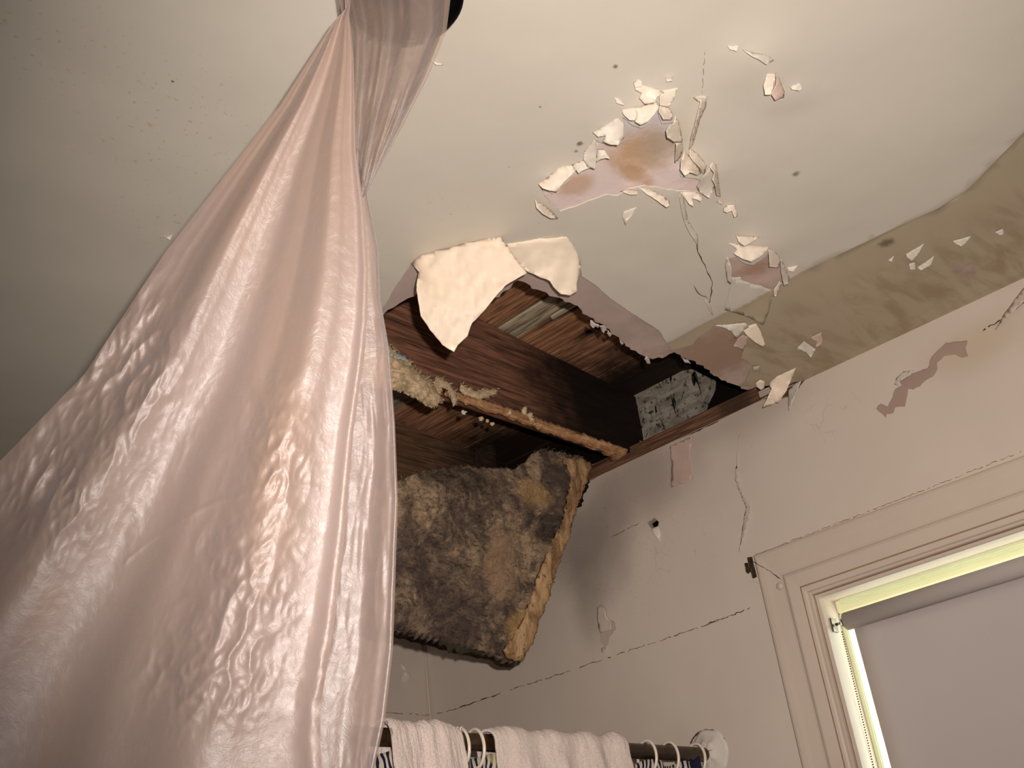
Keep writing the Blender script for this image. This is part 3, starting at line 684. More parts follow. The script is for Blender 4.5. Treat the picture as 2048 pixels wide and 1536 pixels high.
# paint roll standing at the torn top edge of the wall
flap('paint_flake', [(*C6(545, 680), .004), (*C6(540, 560), .0), (*C6(580, 515), 0), (*C6(625, 490), 0), (*C6(600, 555), .008), (*C6(570, 620), .012)], on_wall, 'flap_pale', wall_r, seed=90)
flap('paint_flake', [(*C5(635, 885), 0), (*C5(660, 875), .002), (*C5(690, 890), .008), (*C5(705, 950), .012), (*C5(740, 1000), .014), (*C5(745, 1055), .014), (*C5(700, 1075), .010), (*C5(660, 1085), .004), (*C5(645, 1050), 0), (*C5(632, 960), 0)], on_wall, 'flake', wall_r, seed=91)
flap('paint_flake', [(*C5(670, 1215), 0), (*C5(700, 1195), .004), (*C5(712, 1220), .008), (*C5(690, 1250), .01), (*C5(668, 1245), .004)], on_wall, 'flake', wall_r, seed=92)
flap('paint_flake', [(*C5(1075, 238), .002), (*C5(1140, 215), .002), (*C5(1150, 270), .001), (*C5(1150, 345), 0), (*C5(1110, 295), .006)], on_wall, 'flake', wall_r, seed=93)
flap('paint_flake', [(1340, 893, .001), (1386, 872, .001), (1380, 905, .002), (1386, 935, .003), (1384, 962, .007), (1365, 966, .008), (1343, 975, .003), (1344, 930, .001)], on_wall, 'flap_pink', wall_r, 'pinkish flake hanging below the wall edge', seed=94)
flap('paint_flake', [(*C6(1205, 480), 0), (*C6(1250, 440), 0), (*C6(1310, 430), .004), (*C6(1290, 462), .008), (*C6(1222, 500), .007), (*C6(1225, 525), .005), (*C6(1195, 520), 0)], on_wall, 'flap_pale', wall_r, seed=95)
flap('paint_flake', [(1990, 660, 0), (2010, 625, 0), (2048, 575, 0), (2075, 560, .002), (2062, 590, .008), (2030, 620, .007), (2005, 645, .005)], on_wall, 'wall', wall_r, seed=96)
crack('crack', [(1965, 662), (2000, 640), (2020, 626), (2055, 600)], on_wall, 4, 'crack', wall_r, seed=8, gaps=.1, lift=.001)
crack('crack', [(862, 1432), (905, 1420), (955, 1403), (1020, 1380), (1130, 1345), (1250, 1304), (1330, 1278), (1420, 1247), (1512, 1212)], on_wall, 2.0, 'crack_rust', wall_r, seed=9, gaps=.22)
crack('crack', [(905, 1420), (955, 1403), (1000, 1388)], on_wall, 2.4, 'crack', wall_r, seed=12, gaps=.1, lift=.001)
crack('crack', [(1415, 1247), (1450, 1236), (1480, 1224)], on_wall, 2.6, 'crack', wall_r, seed=13, gaps=.1, lift=.001)
crack('crack', [(1222, 1075), (1260, 1055), (1290, 1040)], on_wall, 1.6, 'crack_rust', wall_r, seed=14, gaps=.2)
flap('paint_ridge', [(1478, 870, 0), (1475, 930, 0), (1482, 975, .001), (1502, 1015, .003), (1499, 1030, .004), (1490, 1070, .003), (1478, 1105, .001), (1484, 1060, 0), (1492, 1015, 0), (1470, 960, 0)], on_wall, 'wall', wall_r, seed=97)

# ---------------------------------------------------------------- other walls, floor
wall_e = struct(slab('wall_end', [(X0, 0), (W, 0), (W, H - .002), (X0, H - .002)], [], lambda u, v, d: Vector((u, E + .003 * fb(u * 2, v * 2, 5) * min(1, (W - u) / .1) + d, v)), .016, 'wall',
               pts=[(X0 + .05 + i * .04, .05 + j * .05) for i in range(66) for j in range(46)]))
for p in wall_e.data.polygons: p.use_smooth = abs(p.normal.y) > .9
crack('crack', [(700, 1419), (774, 1425), (862, 1431)], on_end, 1.6, 'crack_rust', wall_e, seed=15, gaps=.3, lift=.004)
flap('paint_flake', [(800, 1326, 0), (812, 1335, .003), (812, 1346, .008), (820, 1352, .006), (816, 1362, .008), (806, 1365, .006), (802, 1356, .002), (808, 1342, 0)], on_end, 'flap_pale', wall_e, seed=98)
struct(boxes('wall_left', [(X0 - .03, Y0, 0, X0, E, H)], 'plain'))
struct(boxes('wall_back', [(X0, Y0 - .03, 0, W, Y0, H)], 'plain'))
struct(boxes('floor', [(X0, Y0, -.03, W, E, 0)], 'plain'))
V, F_ = tube([Vector((W - .004, E - .004, .4)), Vector((W - .004, E - .004, 1.4)), Vector((W - .004, E - .004, H - .04))], .002, 8)
struct(pydata('trim_1', V, F_, 'ring'))

# ================================================================ ATTIC
def roofz(x): return 2.605 - (x - 1.3) * .075
# roof boards, each its own piece, running along y
deck = thing('roof_decking', 'dark brown roof boards seen through the hole, above the joists', 'roof boards', (1.4, 1.2, 2.6))
x = .62; i = 0
edges_x = [.62, .76, .90, 1.03, 1.155, 1.275, 1.408, 1.468, 1.555, 1.70, 1.84, 1.98, 2.1]
for i in range(len(edges_x) - 1):
    a, b = edges_x[i] + .003, edges_x[i + 1] - .003
    dz = random.Random(i).uniform(0, .008)
    if i == 6:      # greyed narrow board with a torn split
        mt = 'plank_grey'
    else: mt = 'plank'
    bm = bmesh.new(); r = bmesh.ops.create_cube(bm, size=1)
    for v in bm.verts:
        X = a if v.co.x < 0 else b; v.co = Vector((X, .35 if v.co.y < 0 else 2.1, roofz(X) + dz + (0 if v.co.z < 0 else .02)))
    bmesh.ops.bevel(bm, geom=bm.edges[:], offset=.002, segments=1, affect='EDGES')
    me = D.meshes.new('board'); bm.to_mesh(me); bm.free(); link('board', me, mt, deck, smooth=False)
for (x0_, x1_, y0_, y1_) in ((1.425, 1.437, .90, 1.10), (1.452, 1.458, .88, 1.14), (1.548, 1.558, .93, 1.08)):
    zz = roofz(x0_)
    boxes('pale_splinter', [(x0_, y0_, zz - .006, x1_, y1_, zz + .001)], 'lath', deck, 'pale split sliver under the boards')
struct(boxes('attic_light_shield', [(X0 - .1, Y0 - .1, 2.66, 2.15, 2.15, 2.70), (X0 - .1, Y0 - .1, H + .02, X0 - .05, 2.15, 2.66), (X0 - .1, Y0 - .1, H + .02, 2.15, Y0 - .05, 2.66), (X0 - .1, 2.1, H - .2, 2.15, 2.15, 2.66), (2.1, Y0 - .1, 2.3, 2.15, 2.15, 2.66),
                 (W + .14, Y0 - .1, 2.3, 2.15, 2.15, 2.33), (X0 - .1, E + .02, 2.2, W + .1, 2.15, 2.23), (X0 - .06, Y0 - .05, 0, X0 - .04, E + .05, 2.45), (X0, E + .04, 0, W + .1, E + .06, 2.3)], 'void'))  # unseen black box added to keep sky light out of the attic

def joist(y, lab, mt, z0=H + .017, th=.038, x0=.3, x1=2.05, name='ceiling_joist', group=None):
    t = thing(name, lab, 'joist', (x0, y + th / 2, z0))
    n = 60; V = []; 
    for i in range(n + 1):
        x = x0 + (x1 - x0) * i / n
        for k in range(7):      # front face columns with slight waviness
            zz = z0 + (roofz(x) - .001 - z0) * k / 6
            V.append(Vector((x, y + .0012 * fb(x * 9, zz * 40, 1) , zz)))
        V.append(Vector((x, y + th, roofz(x) - .001))); V.append(Vector((x, y + th, z0)))
    F_ = []
    for i in range(n):
        for k in range(9):
            a = i * 9 + k; b = i * 9 + (k + 1) % 9; F_.append((a, b, b + 9, a + 9))
    F_ += [tuple(range(9))[::-1], tuple(n * 9 + k for k in range(9))]
    pydata('joist_beam', V, F_, mt, t, smooth=False)
    return t
j1 = joist(1.235, 'reddish brown joist crossing the middle of the hole, blackened towards the wall', 'joist')
j2 = joist(1.645, 'brown joist further back, low behind the hanging insulation', 'joist_far')
# ragged strip of board and lath left under the front joist
N = 150; V = []; F_ = []
for i in range(N + 1):
    x = 1.235 + (1.748 - 1.235) * i / N
    tp_ = min(1, .25 + (x - 1.235) / .12); w_ = (.013 + .009 * fb(x * 25, 1) + (.006 if x > 1.5 else 0) + max(0, x - 1.69) * .3) * tp_; y_ = 1.232 + .004 * fb(x * 18, 5)
    zb = H + .001 - .004 * abs(fb(x * 40, 7)); hh = .008 + .012 * tp_
    for (dy, dz) in ((0, .004), (-w_ * .2, .012), (0, hh), (w_, hh), (w_ + .006 * abs(fb(x * 50, 3)), .006), (w_ * .55, 0)):
        V.append(Vector((x, y_ + dy + .002 * fb(x * 110, dy * 200, 3), zb + dz + .003 * fb(x * 90, dy * 300))))
for i in range(N):
    for k in range(6):
        a = i * 6 + k; b = i * 6 + (k + 1) % 6; F_.append((a, b, b + 6, a + 6))
F_ += [tuple(range(6))[::-1], tuple(N * 6 + k for k in range(6))]
pydata('bottom_edge', V, F_, 'edge_wood', j1, 'pale ragged wood strip along the bottom edge')
def clump(name, c, r, mat, parent, seed, sub=3, spike=.35):
    bm = bmesh.new(); bmesh.ops.create_icosphere(bm, subdivisions=sub, radius=1)
    for v in bm.verts:
        n_ = v.co.normalized(); k = 1 + spike * noise.fractal(n_ * 2.2 + Vector((seed * 3.1, 0, 0)), .8, 2.2, 4) + spike * .6 * noise.noise(n_ * 9 + Vector((seed, 0, 0)))
        v.co = Vector((n_.x * r[0] * k, n_.y * r[1] * k, n_.z * r[2] * k)) + Vector(c)
    me = D.meshes.new(name); bm.to_mesh(me); bm.free(); return link(name, me, mat, parent)
for i, (px, py, rr) in enumerate([(928, 825, 5), (962, 838, 5), (975, 842, 4), (985, 848, 4), (1048, 822, 7), (1060, 830, 7), (1020, 825, 5), (1062, 838, 5)]):
    clump('fibre_crumb', hit(px, py, 1, 1.228), (rr * .0009,) * 3, 'crumb' if i == 0 else 'wool', j1, i, 2, .8)

# tufts of loose wool on the joist's left
wool = thing('insulation_tuft', 'tan fluffy insulation tuft on the front joist beside the plastic sheet', 'insulation', hit(840, 760, 1, 1.2))
wool['kind'] = 'thing'
def strip(name, ctrl, yplane, mat, parent, amp, seed, th=.02, label=None, fuzz=0):
    px = [c[0] for c in ctrl]; out = jag(ctrl, 5, 1.6, seed); r = random.Random(seed)
    pts = [(a + r.uniform(-1, 1), b + r.uniform(-1, 1)) for a in range(int(min(px)), int(max(px)), 4) for b in range(int(min(c[1] for c in ctrl)), int(max(c[1] for c in ctrl)), 4) if pip(a, b, out)]
    v, f = cdt(out, (), pts); P = []
    for (a, b) in v:
        dmin = min(math.hypot(a - q[0], b - q[1]) for q in out); q = hit(a, b, 1, yplane)
        bulge = min(1, dmin / 14) ** .6
        t = 1 - (amp * bulge * (1 + .7 * fb(a / 22, b / 18, seed) + .35 * fb(a / 6, b / 6, seed))) / 1.6
        P.append(EYE + (q - EYE) * t)
    o = shell(name, P, [p + Vector((.3, 1, .1)).normalized() * th for p in P], f, mat, parent, label)
    if mat == 'wool': hairs('wool_fibres', [p for i, p in enumerate(P)], mat, parent, seed, .007, .0006, Vector((0, -.2, -.4)))
    return o
strip('wool_tuft', [(700, 690), (780, 690), (800, 705), (822, 722), (835, 742), (858, 752), (872, 775), (885, 800), (872, 813), (855, 808), (838, 795), (815, 782), (790, 775), (700, 765)], 1.222, 'wool', wool, .022, 2, .012)
strip('wool_tuft', [(872, 752), (893, 762), (912, 782), (917, 800), (908, 812), (902, 795), (897, 780), (885, 775), (880, 790), (886, 806), (870, 800), (862, 775)], 1.226, 'wool', wool, .010, 3, .006)
strip('wool_tuft', [(921, 768), (935, 775), (955, 782), (975, 778), (993, 775), (992, 788), (975, 795), (955, 798), (930, 790), (920, 780)], 1.226, 'wool', wool, .010, 4, .006)
strip('plastic_scrap', [(765, 660), (778, 690), (792, 705), (812, 712), (820, 722), (795, 728), (770, 712), (755, 690)], 1.215, 'liner', wool, .008, 5, .002, 'pale film scrap')
# blocking and mouldy board at the eave
blk = thing('blocking_board', 'mouldy grey board standing above the wall, at the right end of the hole', 'board', (W + .06, 1.12, H + .03))
bpx = [(1263, 792), (1290, 765), (1330, 748), (1382, 738), (1421, 756), (1420, 775), (1408, 800), (1392, 850), (1370, 890), (1348, 905), (1310, 915), (1288, 915), (1281, 880), (1272, 840)]
bw = lambda p: tuple(hit(p[0], p[1], 0, W + .05)[1:])
slab('board_panel', jag([bw(p) for p in bpx], .012, .0012, 3), [jag([bw(p) for p in q], .006, .001, 8) for q in ([(1283, 846), (1290, 834), (1287, 850), (1280, 858)], [(1325, 842), (1328, 834), (1318, 866), (1300, 884), (1312, 860)], [(1299, 862), (1304, 846), (1301, 858), (1288, 876)])],
     lambda u, v, d: Vector((W + .05 + d, u, v)), .02, 'mould', blk)
for i, (a, b, c, d) in enumerate([(1247, 846, 1276, 866), (1255, 870, 1284, 884), (1258, 878, 1283, 889), (1262, 888, 1286, 893), (1286, 880, 1302, 846), (1290, 884, 1306, 848)]):
    p, q = hit(a, b, 0, W + .035), hit(c, d, 0, W + .035)
    V, F_ = tube([p, p.lerp(q, .5) + Vector((0, 0, .001)), q], [.0008, .0016, .0008], 5); pydata('splinter', V, F_, 'mould', blk)
blk2 = thing('eave_block', 'short brown upright block in the shadow behind the insulation', 'block', (1.74, 1.55, H + .03))
bb = [hit(p[0], p[1], 1, 1.60) for p in ((968, 892), (992, 886), (993, 1000), (966, 1000))]
pydata('block_wood', [tuple(p) for p in bb] + [tuple(p + Vector((.0, .03, 0))) for p in bb], [(0, 3, 2, 1), (4, 5, 6, 7), (0, 1, 5, 4), (1, 2, 6, 5), (2, 3, 7, 6), (3, 0, 4, 7)], 'joist_far', blk2, smooth=False)

# fallen insulation batt
nb = Vector((0, 1, .18)); cb = 1.34 + .18 * 2.45
batt = thing('insulation_batt', 'soiled brown insulation batt hanging out of the ceiling hole against the wall', 'insulation', hitn(960, 1120, nb, cb))
bpts = [(700, 985), (790, 968), (805, 958), (835, 945), (862, 938), (920, 932), (985, 936), (1030, 938), (1050, 925), (1068, 905), (1090, 897), (1130, 905), (1165, 915), (1182, 928), (1178, 950), (1165, 985), (1152, 1015), (1140, 1060), (1125, 1105), (1108, 1150),
        (1098, 1195), (1080, 1235), (1068, 1275), (1060, 1292), (1044, 1322), (1020, 1320), (995, 1305), (960, 1298), (900, 1285), (850, 1270), (790, 1255), (700, 1235)]
out = jag(bpts, 6, 2.2, 41)
ins = [(a + random.uniform(-1, 1), b + random.uniform(-1, 1)) for a in range(740, 1182, 4) for b in range(898, 1320, 4) if pip(a, b, out)]
v, f = cdt(out, (), ins); P = []
for (a, b) in v:
    dm = min(math.hypot(a - q[0], b - q[1]) for q in out[::2]); q = hitn(a, b, nb, cb)
    e = min(1, dm / 22) ** .5
    d = .018 * e + e * (.018 * fb(a / 55, b / 40, 1, 4) + .005 * (1 - abs(fb(a / 20, b / 11, 4, 4)) * 2) + .0015 * fb(a / 6, b / 5, 2, 3))
    P.append(EYE + (q - EYE) * (1 - d / 1.9))
shell('fibre_mat', P, [hitn(a, b, nb, cb) + Vector((.02, .045, .0)) for (a, b) in v], f, 'batt', batt)
hairs('loose_fibres', P[::2], 'batt', batt, 5, .008, .0007, Vector((0, -.3, -.2)))
def bstrip(name, ctrl, off, mat, label, seed, th=.006, amp=.006):
    out = jag(ctrl, 5, 3.0, seed); pts = [(a, b) for a in range(700, 1190, 6) for b in range(890, 1330, 6) if pip(a, b, out)]
    v, f = cdt(out, (), pts); P = []
    for (a, b) in v:
        q = hitn(a, b, nb, cb); dm = min(math.hypot(a - s[0], b - s[1]) for s in out)
        P.append(EYE + (q - EYE) * (1 - (off + amp * min(1, dm / 8) * (1 + fb(a / 9, b / 20, seed))) / 1.9))
    return shell(name, P, [p + Vector((.1, 1, .1)).normalized() * th for p in P], f, mat, batt, label)
bstrip('torn_edge', [(1128, 915), (1165, 915), (1184, 930), (1178, 952), (1165, 985), (1152, 1015), (1142, 1060), (1126, 1105), (1110, 1150), (1098, 1195), (1082, 1235), (1070, 1275), (1062, 1292), (1044, 1324), (1020, 1318), (1008, 1300), (1028, 1270), (1052, 1230), (1070, 1180),
                     (1085, 1130), (1102, 1090), (1122, 1050), (1136, 1000), (1142, 950)], .028, 'tan', 'tan torn right edge', 5)
bstrip('backing_paper', [(780, 1235), (850, 1255), (1010, 1280), (1015, 1300), (1000, 1312), (980, 1300), (965, 1308), (930, 1306), (921, 1312), (908, 1295), (898, 1307), (890, 1290), (870, 1278), (790, 1258)], -.002, 'kraft', 'dark green paper edge at the bottom', 6, .001, .002)
bstrip('backing_paper', [(1150, 930), (1184, 930), (1180, 965), (1166, 992), (1164, 1012), (1152, 1014), (1140, 1040), (1135, 990)], -.01, 'black_paper', 'black paper edge at the right', 7, .001, .002)

# ================================================================ WINDOW
win = D.objects.new('window_1', None); COL.objects.link(win); win.location = (W, wy1, wz1); win['kind'] = 'structure'
def casing(name, segs, parent, mat):   # moulded profile swept round the mitred corner: list of (offset from opening edge, proud of wall)
    V = []; F_ = []; n = len(segs)
    path = lambda o: [(wy1 + o, wz0 - .3), (wy1 + o, wz1 + o * 1.09), (wy0 - o, wz1 + o * 1.09), (wy0 - o, wz0 - .3)]
    for (o_, x_) in segs:
        for (y_, z_) in path(o_): V.append(Vector((W - x_, y_, z_)))
    for i in range(n):
        for k in range(3):
            a = i * 4 + k; b = ((i + 1) % n) * 4 + k; F_.append((a, a + 1, b + 1, b))
    o = pydata(name, V, F_, mat, parent, smooth=False)
    bm = bmesh.new(); bm.from_mesh(o.data); bmesh.ops.recalc_face_normals(bm, faces=bm.faces[:]); bm.to_mesh(o.data); bm.free()
    return o
prof = [(.088, -.004), (.088, .018), (.086, .0205), (.082, .0215), (.074, .021), (.064, .0195), (.052, .0185), (.044, .018), (.040, .0185), (.037, .021), (.033, .0225), (.028, .022), (.016, .0205), (.0125, .020), (.0115, .0185), (.0105, .0185), (.009, .020), (.004, .0195), (.001, .018), (0, .014), (0, -.004)]
casing('casing', prof, win, 'trim')
casing('jamb', [(0, .014), (-.0015, .015), (-.0035, .015), (-.0045, .013), (-.0045, .004), (-.0055, .003), (-.0060, .006), (-.0105, .006), (-.012, .004), (-.012, -.100), (.012, -.10), (.012, .0), (0, .0)], win, 'trim')
# dirt line in the joints of the jamb
casing('dirt_line', [(-.0044, .0042), (-.0044, .0056), (-.0058, .0042), (-.0056, .0032)], win, 'rust')
casing('dirt_line', [(.0104, .0186), (.0116, .0186), (.0116, .0190), (.0104, .0190)], win, 'rust')
SX = W + .050
jy = wy1 - .012; jz = wz1 - .010
sash = boxes('sash_rail', [(SX, wy0, jz - .025, SX + .03, jy, jz)], 'sash', win, 'pale cream top rail of the sash', .002)
boxes('sash_stile', [(SX + .002, jy - .010, wz0, SX + .03, jy, jz - .025), (SX + .002, wy0 + .0, wz0, SX + .03, wy0 + .05, jz - .025)], 'sash_green_lit', win, None, .002)
boxes('sash_bead', [(SX - .008, wy0, jz - .012, SX, jy - .012, jz)], 'sash_green_lit', win, 'bead above the rail, green daylight painted in', .003)
boxes('pane', [(SX + .012, wy0 + .04, wz0, SX + .015, jy - .008, jz - .020)], 'glass', win)
boxes('window_sill', [(W - .03, wy0 - .1, wz0 - .03, W + .10, wy1 + .1, wz0)], 'trim', win)
# mitre crack and dimple in the casing
cas = lambda x, y, h: hit(x, y, 0, W - .0215 - h)
crack('crack', [(1506, 1122), (1530, 1136), (1562, 1158)], cas, 1.8, 'crack', win, seed=17, lift=.0015)
V, F_ = lathe([(.0001, -.004), (.004, -.0038), (.0065, -.002), (.007, 0)], hit(1560, 1172, 0, W - .021), 'X', 16); pydata('paint_blister', V, F_, 'trim', win)
crack('crack', [(1508, 1111), (1700, 1037), (1860, 975), (2050, 900)], lambda x, y, h: hit(x, y, 0, W - .004), 1.6, 'rust', win, seed=18, gaps=.15, lift=.001)

# rusted bracket at the casing corner
br = thing('curtain_bracket', 'small rusted metal bracket at the upper left corner of the window casing', 'bracket', hit(1503, 1135, 0, W - .023))
bx = lambda p: tuple(hit(p[0], p[1], 0, W - .024)[1:])
C1 = lambda a, b: (1480 + a * .1498, 1100 + b * .1498)
slab('bracket_plate', [bx(C1(*p)) for p in [(105, 100), (158, 92), (175, 180), (205, 290), (222, 355), (178, 375), (160, 310), (140, 280), (132, 225), (118, 170)]], [], lambda u, v, d: Vector((W - .0255 + d, u, v)), .003, 'bracket', br)
slab('bracket_hook', [bx(C1(*p)) for p in [(85, 185), (105, 175), (118, 225), (140, 240), (138, 285), (122, 312), (105, 290), (100, 240)]], [], lambda u, v, d: Vector((W - .030 + d, u, v)), .006, 'bracket', br)

# roller blind
RX, RZ, RR = W + .022, 1.953, .0155
bl = thing('roller_blind', 'greyish white roller blind pulled down inside the window', 'blind', (RX, .36, RZ))
by1 = .872; by0 = wy0 + .02
V, F_ = tube([Vector((RX, by1 + .0, RZ)), Vector((RX, (by0 + by1) / 2, RZ)), Vector((RX, by0, RZ))], RR, 28); pydata('roll', V, F_, 'blind', bl)
def bs(u, v):
    y = by1 - .004 - u * (by1 - .004 - by0 - .004); z = RZ - v * (RZ - wz0 - .01); return Vector((RX + RR - .001 + .0015 * fb(u * 3, v * 3), y, z))
o = grid('blind_cloth', 30, 30, bs, 'blind', bl); solidify(o, .0006)
V, F_ = tube([Vector((RX, by1 + .002, RZ)), Vector((RX, by1 + .006, RZ))], .008, 14); pydata('end_cap', V, F_, 'metal', bl, 'dark metal end cap')
V, F_ = tube([Vector((RX, by1 + .006, RZ)), Vector((RX, by1 + .021, RZ))], .0028, 12); pydata('roller_pin', V, F_, 'bright', bl, 'bright steel pin')
a_, b_ = hit(1684, 1264, 0, RX + .012), hit(1750, 1545, 0, RX + .012)
bm = bmesh.new()
for i in range(70):
    r = bmesh.ops.create_icosphere(bm, subdivisions=1, radius=.0014, matrix=Matrix.Translation(a_.lerp(b_, i / 55)))
me = D.meshes.new('bead_chain'); bm.to_mesh(me); bm.free(); link('bead_chain', me, 'bracket', bl, 'fine dark bead chain')
boxes('bracket', [(RX - .008, jy - .003, RZ - .012, RX + .01, jy - .0005, RZ + .012)], 'metal', bl)

# ================================================================ BLACK FITTING AND PLASTIC SHEET
cz = 2.345
cc = hit(811, 1, 2, cz); R_ = .0585
fit = thing('ceiling_fitting', 'black round ceiling fitting with plastic sheet gathered round it, at the photo top', 'ceiling light', (cc.x, cc.y, H))
V, F_ = lathe([(R_ * .55, H - .002 - cz), (R_ * .93, H - .006 - cz), (R_, .03), (R_, 0.004), (R_ * .985, 0), (R_ * .95, 0), (R_ * .94, .004), (R_ * .93, .03), (R_ * .5, .04)], cc); pydata('housing', V, F_, 'black', fit)
V, F_ = lathe([(R_ * 1.0, .012), (R_ * 1.015, .014), (R_ * 1.015, .018), (R_, .02)], cc); pydata('rim', V, F_, 'metal', fit, 'thin dull metal rim')
V, F_ = lathe([(.001, .006), (R_ * .5, .008), (R_ * .8, .014), (R_ * .93, .022)], cc); pydata('shade', V, F_, 'black', fit)

sheet = thing('plastic_sheet', 'translucent milky plastic sheet hanging from the black fitting down the left', 'plastic sheet', (.6, .55, 2.33))
ap = hit(800, 40, 2, 2.28); nn = Vector((-.80, -.55, -.20)).normalized(); cpl = nn.dot(ap)
def pl(L):
    L = [tuple(map(float, q)) for q in L]
    s = [0]
    for i in range(1, len(L)): s.append(s[-1] + math.hypot(L[i][0] - L[i - 1][0], L[i][1] - L[i - 1][1]))
    def f(t):
        t = max(0, min(1, t)) * s[-1]
        for i in range(1, len(L)):
            if t <= s[i] or i == len(L) - 1:
                k = (t - s[i - 1]) / (s[i] - s[i - 1]); return (L[i - 1][0] + (L[i][0] - L[i - 1][0]) * k, L[i - 1][1] + (L[i][1] - L[i - 1][1]) * k)
    return f
def sheet_part(name, left, right, depth, nu, nv, mat, label=None, off=0.):
    a, b = pl(left), pl(right)
    def fn(u, v):
        p, q = a(v), b(v); x = p[0] + (q[0] - p[0]) * u; y = p[1] + (q[1] - p[1]) * u
        P = hitn(x, y, nn, cpl); d = depth(u, v, x, y) + off
        return EYE + (P - EYE) * (1 - d / 1.1)
    o = grid(name, nu, nv, fn, mat, sheet, label); o.data.flip_normals(); return o
def ridge(u, c, w_): return math.exp(-((u - c) / w_) ** 2)
def d_main(u, v, x, y):
    g = min(1, v * 1.6)
    # broad rolled folds fanning out from the gathered top
    d = .034 * g * ridge(u, .30 + .03 * fb(v * 3, 1.5), .12) + .006 * g * ridge(u, .60, .05) + .034 * g * ridge(u, .80 + .02 * fb(v * 3, 4.5), .10) + .010 * g * ridge(u, .985, .02)
    d -= .012 * g * ridge(u, .50, .10)
    d += .0016 * g * math.sin(u * 30 + 2 * fb(u * 2, v * 1.2, 1, 2)) * (1 - .5 * v)
    d += .0005 * math.sin(u * 90 + 3 * fb(u * 6, v, 8)) * (1 - v) * g
    d += .010 * g * g * fb(u * 2.2, v * 2.2, 7, 1)
    # crumpled zones: left shoulder, middle, foot
    z = 0
    for (cx_, cy_, rx_, ry_) in ((250, 740, 110, 170), (120, 980, 110, 130), (500, 1180, 90, 140), (430, 1360, 110, 90), (560, 900, 60, 110), (720, 1400, 90, 110)):
        z += math.exp(-((x - cx_) / rx_) ** 2 - ((y - cy_) / ry_) ** 2)
    z = min(1, z)
    c1 = 1 - 2 * abs(noise.noise(Vector((x / 46 + y / 150, y / 75, 5)))) ; c2 = 1 - 2 * abs(noise.noise(Vector((x / 20, y / 30 + x / 60, 9))))
    d += z * (.0058 * c1 + .0024 * c2)
    if 250 < x < 640: d += .0010 * math.exp(-((y - 973 - .0013 * (x - 590) ** 2) / 5) ** 2)
    bt = max(0, (y - 1250) / 300) * min(1, max(0, (x - 250) / 150))
    d += min(1.3, bt) * (.014 * fb(u * 5, v * 6, 21, 1))
    return d
main_l = [(688, -90), (690, 20), (668, 42), (560, 210), (330, 505), (170, 747), (0, 922), (-300, 1240), (-620, 1620)]
main_r = [(712, -90), (698, 30), (707, 110), (712, 300), (728, 420), (736, 540), (734, 640), (724, 740), (707, 863), (690, 1060), (668, 1250), (642, 1407), (640, 1480), (655, 1680)]
sheet_part('sheet_front', main_l, main_r, d_main, 340, 380, 'plastic')
def d_right(u, v, x, y):
    g = min(1, v * 2)
    return g * (.005 * math.sin(u * 8 + 2 * fb(u * 2, v * 2, 31, 1)) + .006 * fb(u * 2, v * 5, 32, 1) + .0012 * (1 - 2 * abs(fb(u * 5, v * 10, 33, 2)))) + .006 * ridge(u, .96, .04)
sheet_part('sheet_side_fold', [(700, 250), (700, 600), (690, 900), (668, 1060), (640, 1300), (600, 1450), (600, 1680)],
           [(716, 300), (733, 385), (757, 500), (761, 600), (779, 700), (790, 850), (796, 1000), (791, 1150), (786, 1300), (770, 1440), (748, 1540), (730, 1680)], d_right, 60, 260, 'plastic_mid', 'more see-through side fold', -.035)
def d_up(u, v, x, y):
    return .004 * math.sin(u * 21 + 2 * fb(u * 3, v * 1.5, 41)) + .001 * math.sin(u * 47 + 2) + .003 * fb(u * 6, v * 3, 43, 2) + .004 * ridge(u, .97, .03)
sheet_part('sheet_top_fold', [(660, -90), (690, 60), (695, 200), (700, 320), (712, 410)], [(912, -90), (893, 62), (858, 150), (800, 262), (734, 386)], d_up, 90, 110, 'plastic_thin', 'thin clear fold over the black fitting', -.03)

# ================================================================ SHOWER ROD, CURTAIN, TOWELS
rod = thing('shower_rod', 'tarnished brass shower rod fixed to the window wall', 'shower rod', (W, ROD_Y, ROD_Z))
V, F_ = tube([Vector((X0 + .01, ROD_Y, ROD_Z - .004)), Vector((.4, ROD_Y, ROD_Z)), Vector((1.0, ROD_Y, ROD_Z)), Vector((W - .012, ROD_Y, ROD_Z))], .0125, 26); pydata('rod_tube', V, F_, 'brass', rod)
fc = Vector((W, ROD_Y - .006, ROD_Z + .004))
V, F_ = lathe([(.0001, -.014), (.016, -.014), (.018, -.012), (.020, -.006), (.034, -.0035), (.040, -.0015), (.0405, .002)], fc, 'X', 40)
V = [Vector((v.x, v.y, v.z + .0015 * math.sin(6 * math.atan2(v.z - fc.z, v.y - fc.y)))) for v in V]; pydata('wall_flange', V, F_, 'patch', rod, 'pale round patch holding the rod end')
ringp = [hit(1417 + 37 * math.cos(a), 1502 + 42 * math.sin(a), 0, W) for a in [math.radians(x) for x in range(-160, 100, 6)]]
for k, (s_, e_) in enumerate(((0, 16), (20, 30), (32, 42))):
    P = ringp[s_:e_]; V = []; F_ = []
    for i, p in enumerate(P):
        out_ = (p - fc).normalized(); ww = random.uniform(.0006, .0022) * (1.6 if k == 1 else 1)
        V += [p + Vector((-.0016, 0, 0)) - out_ * ww, p + Vector((-.0016, 0, 0)) + out_ * ww]
        if i: F_.append((2 * i - 2, 2 * i - 1, 2 * i + 1, 2 * i))
    pydata('crack', V, F_, 'crack', rod, smooth=False)

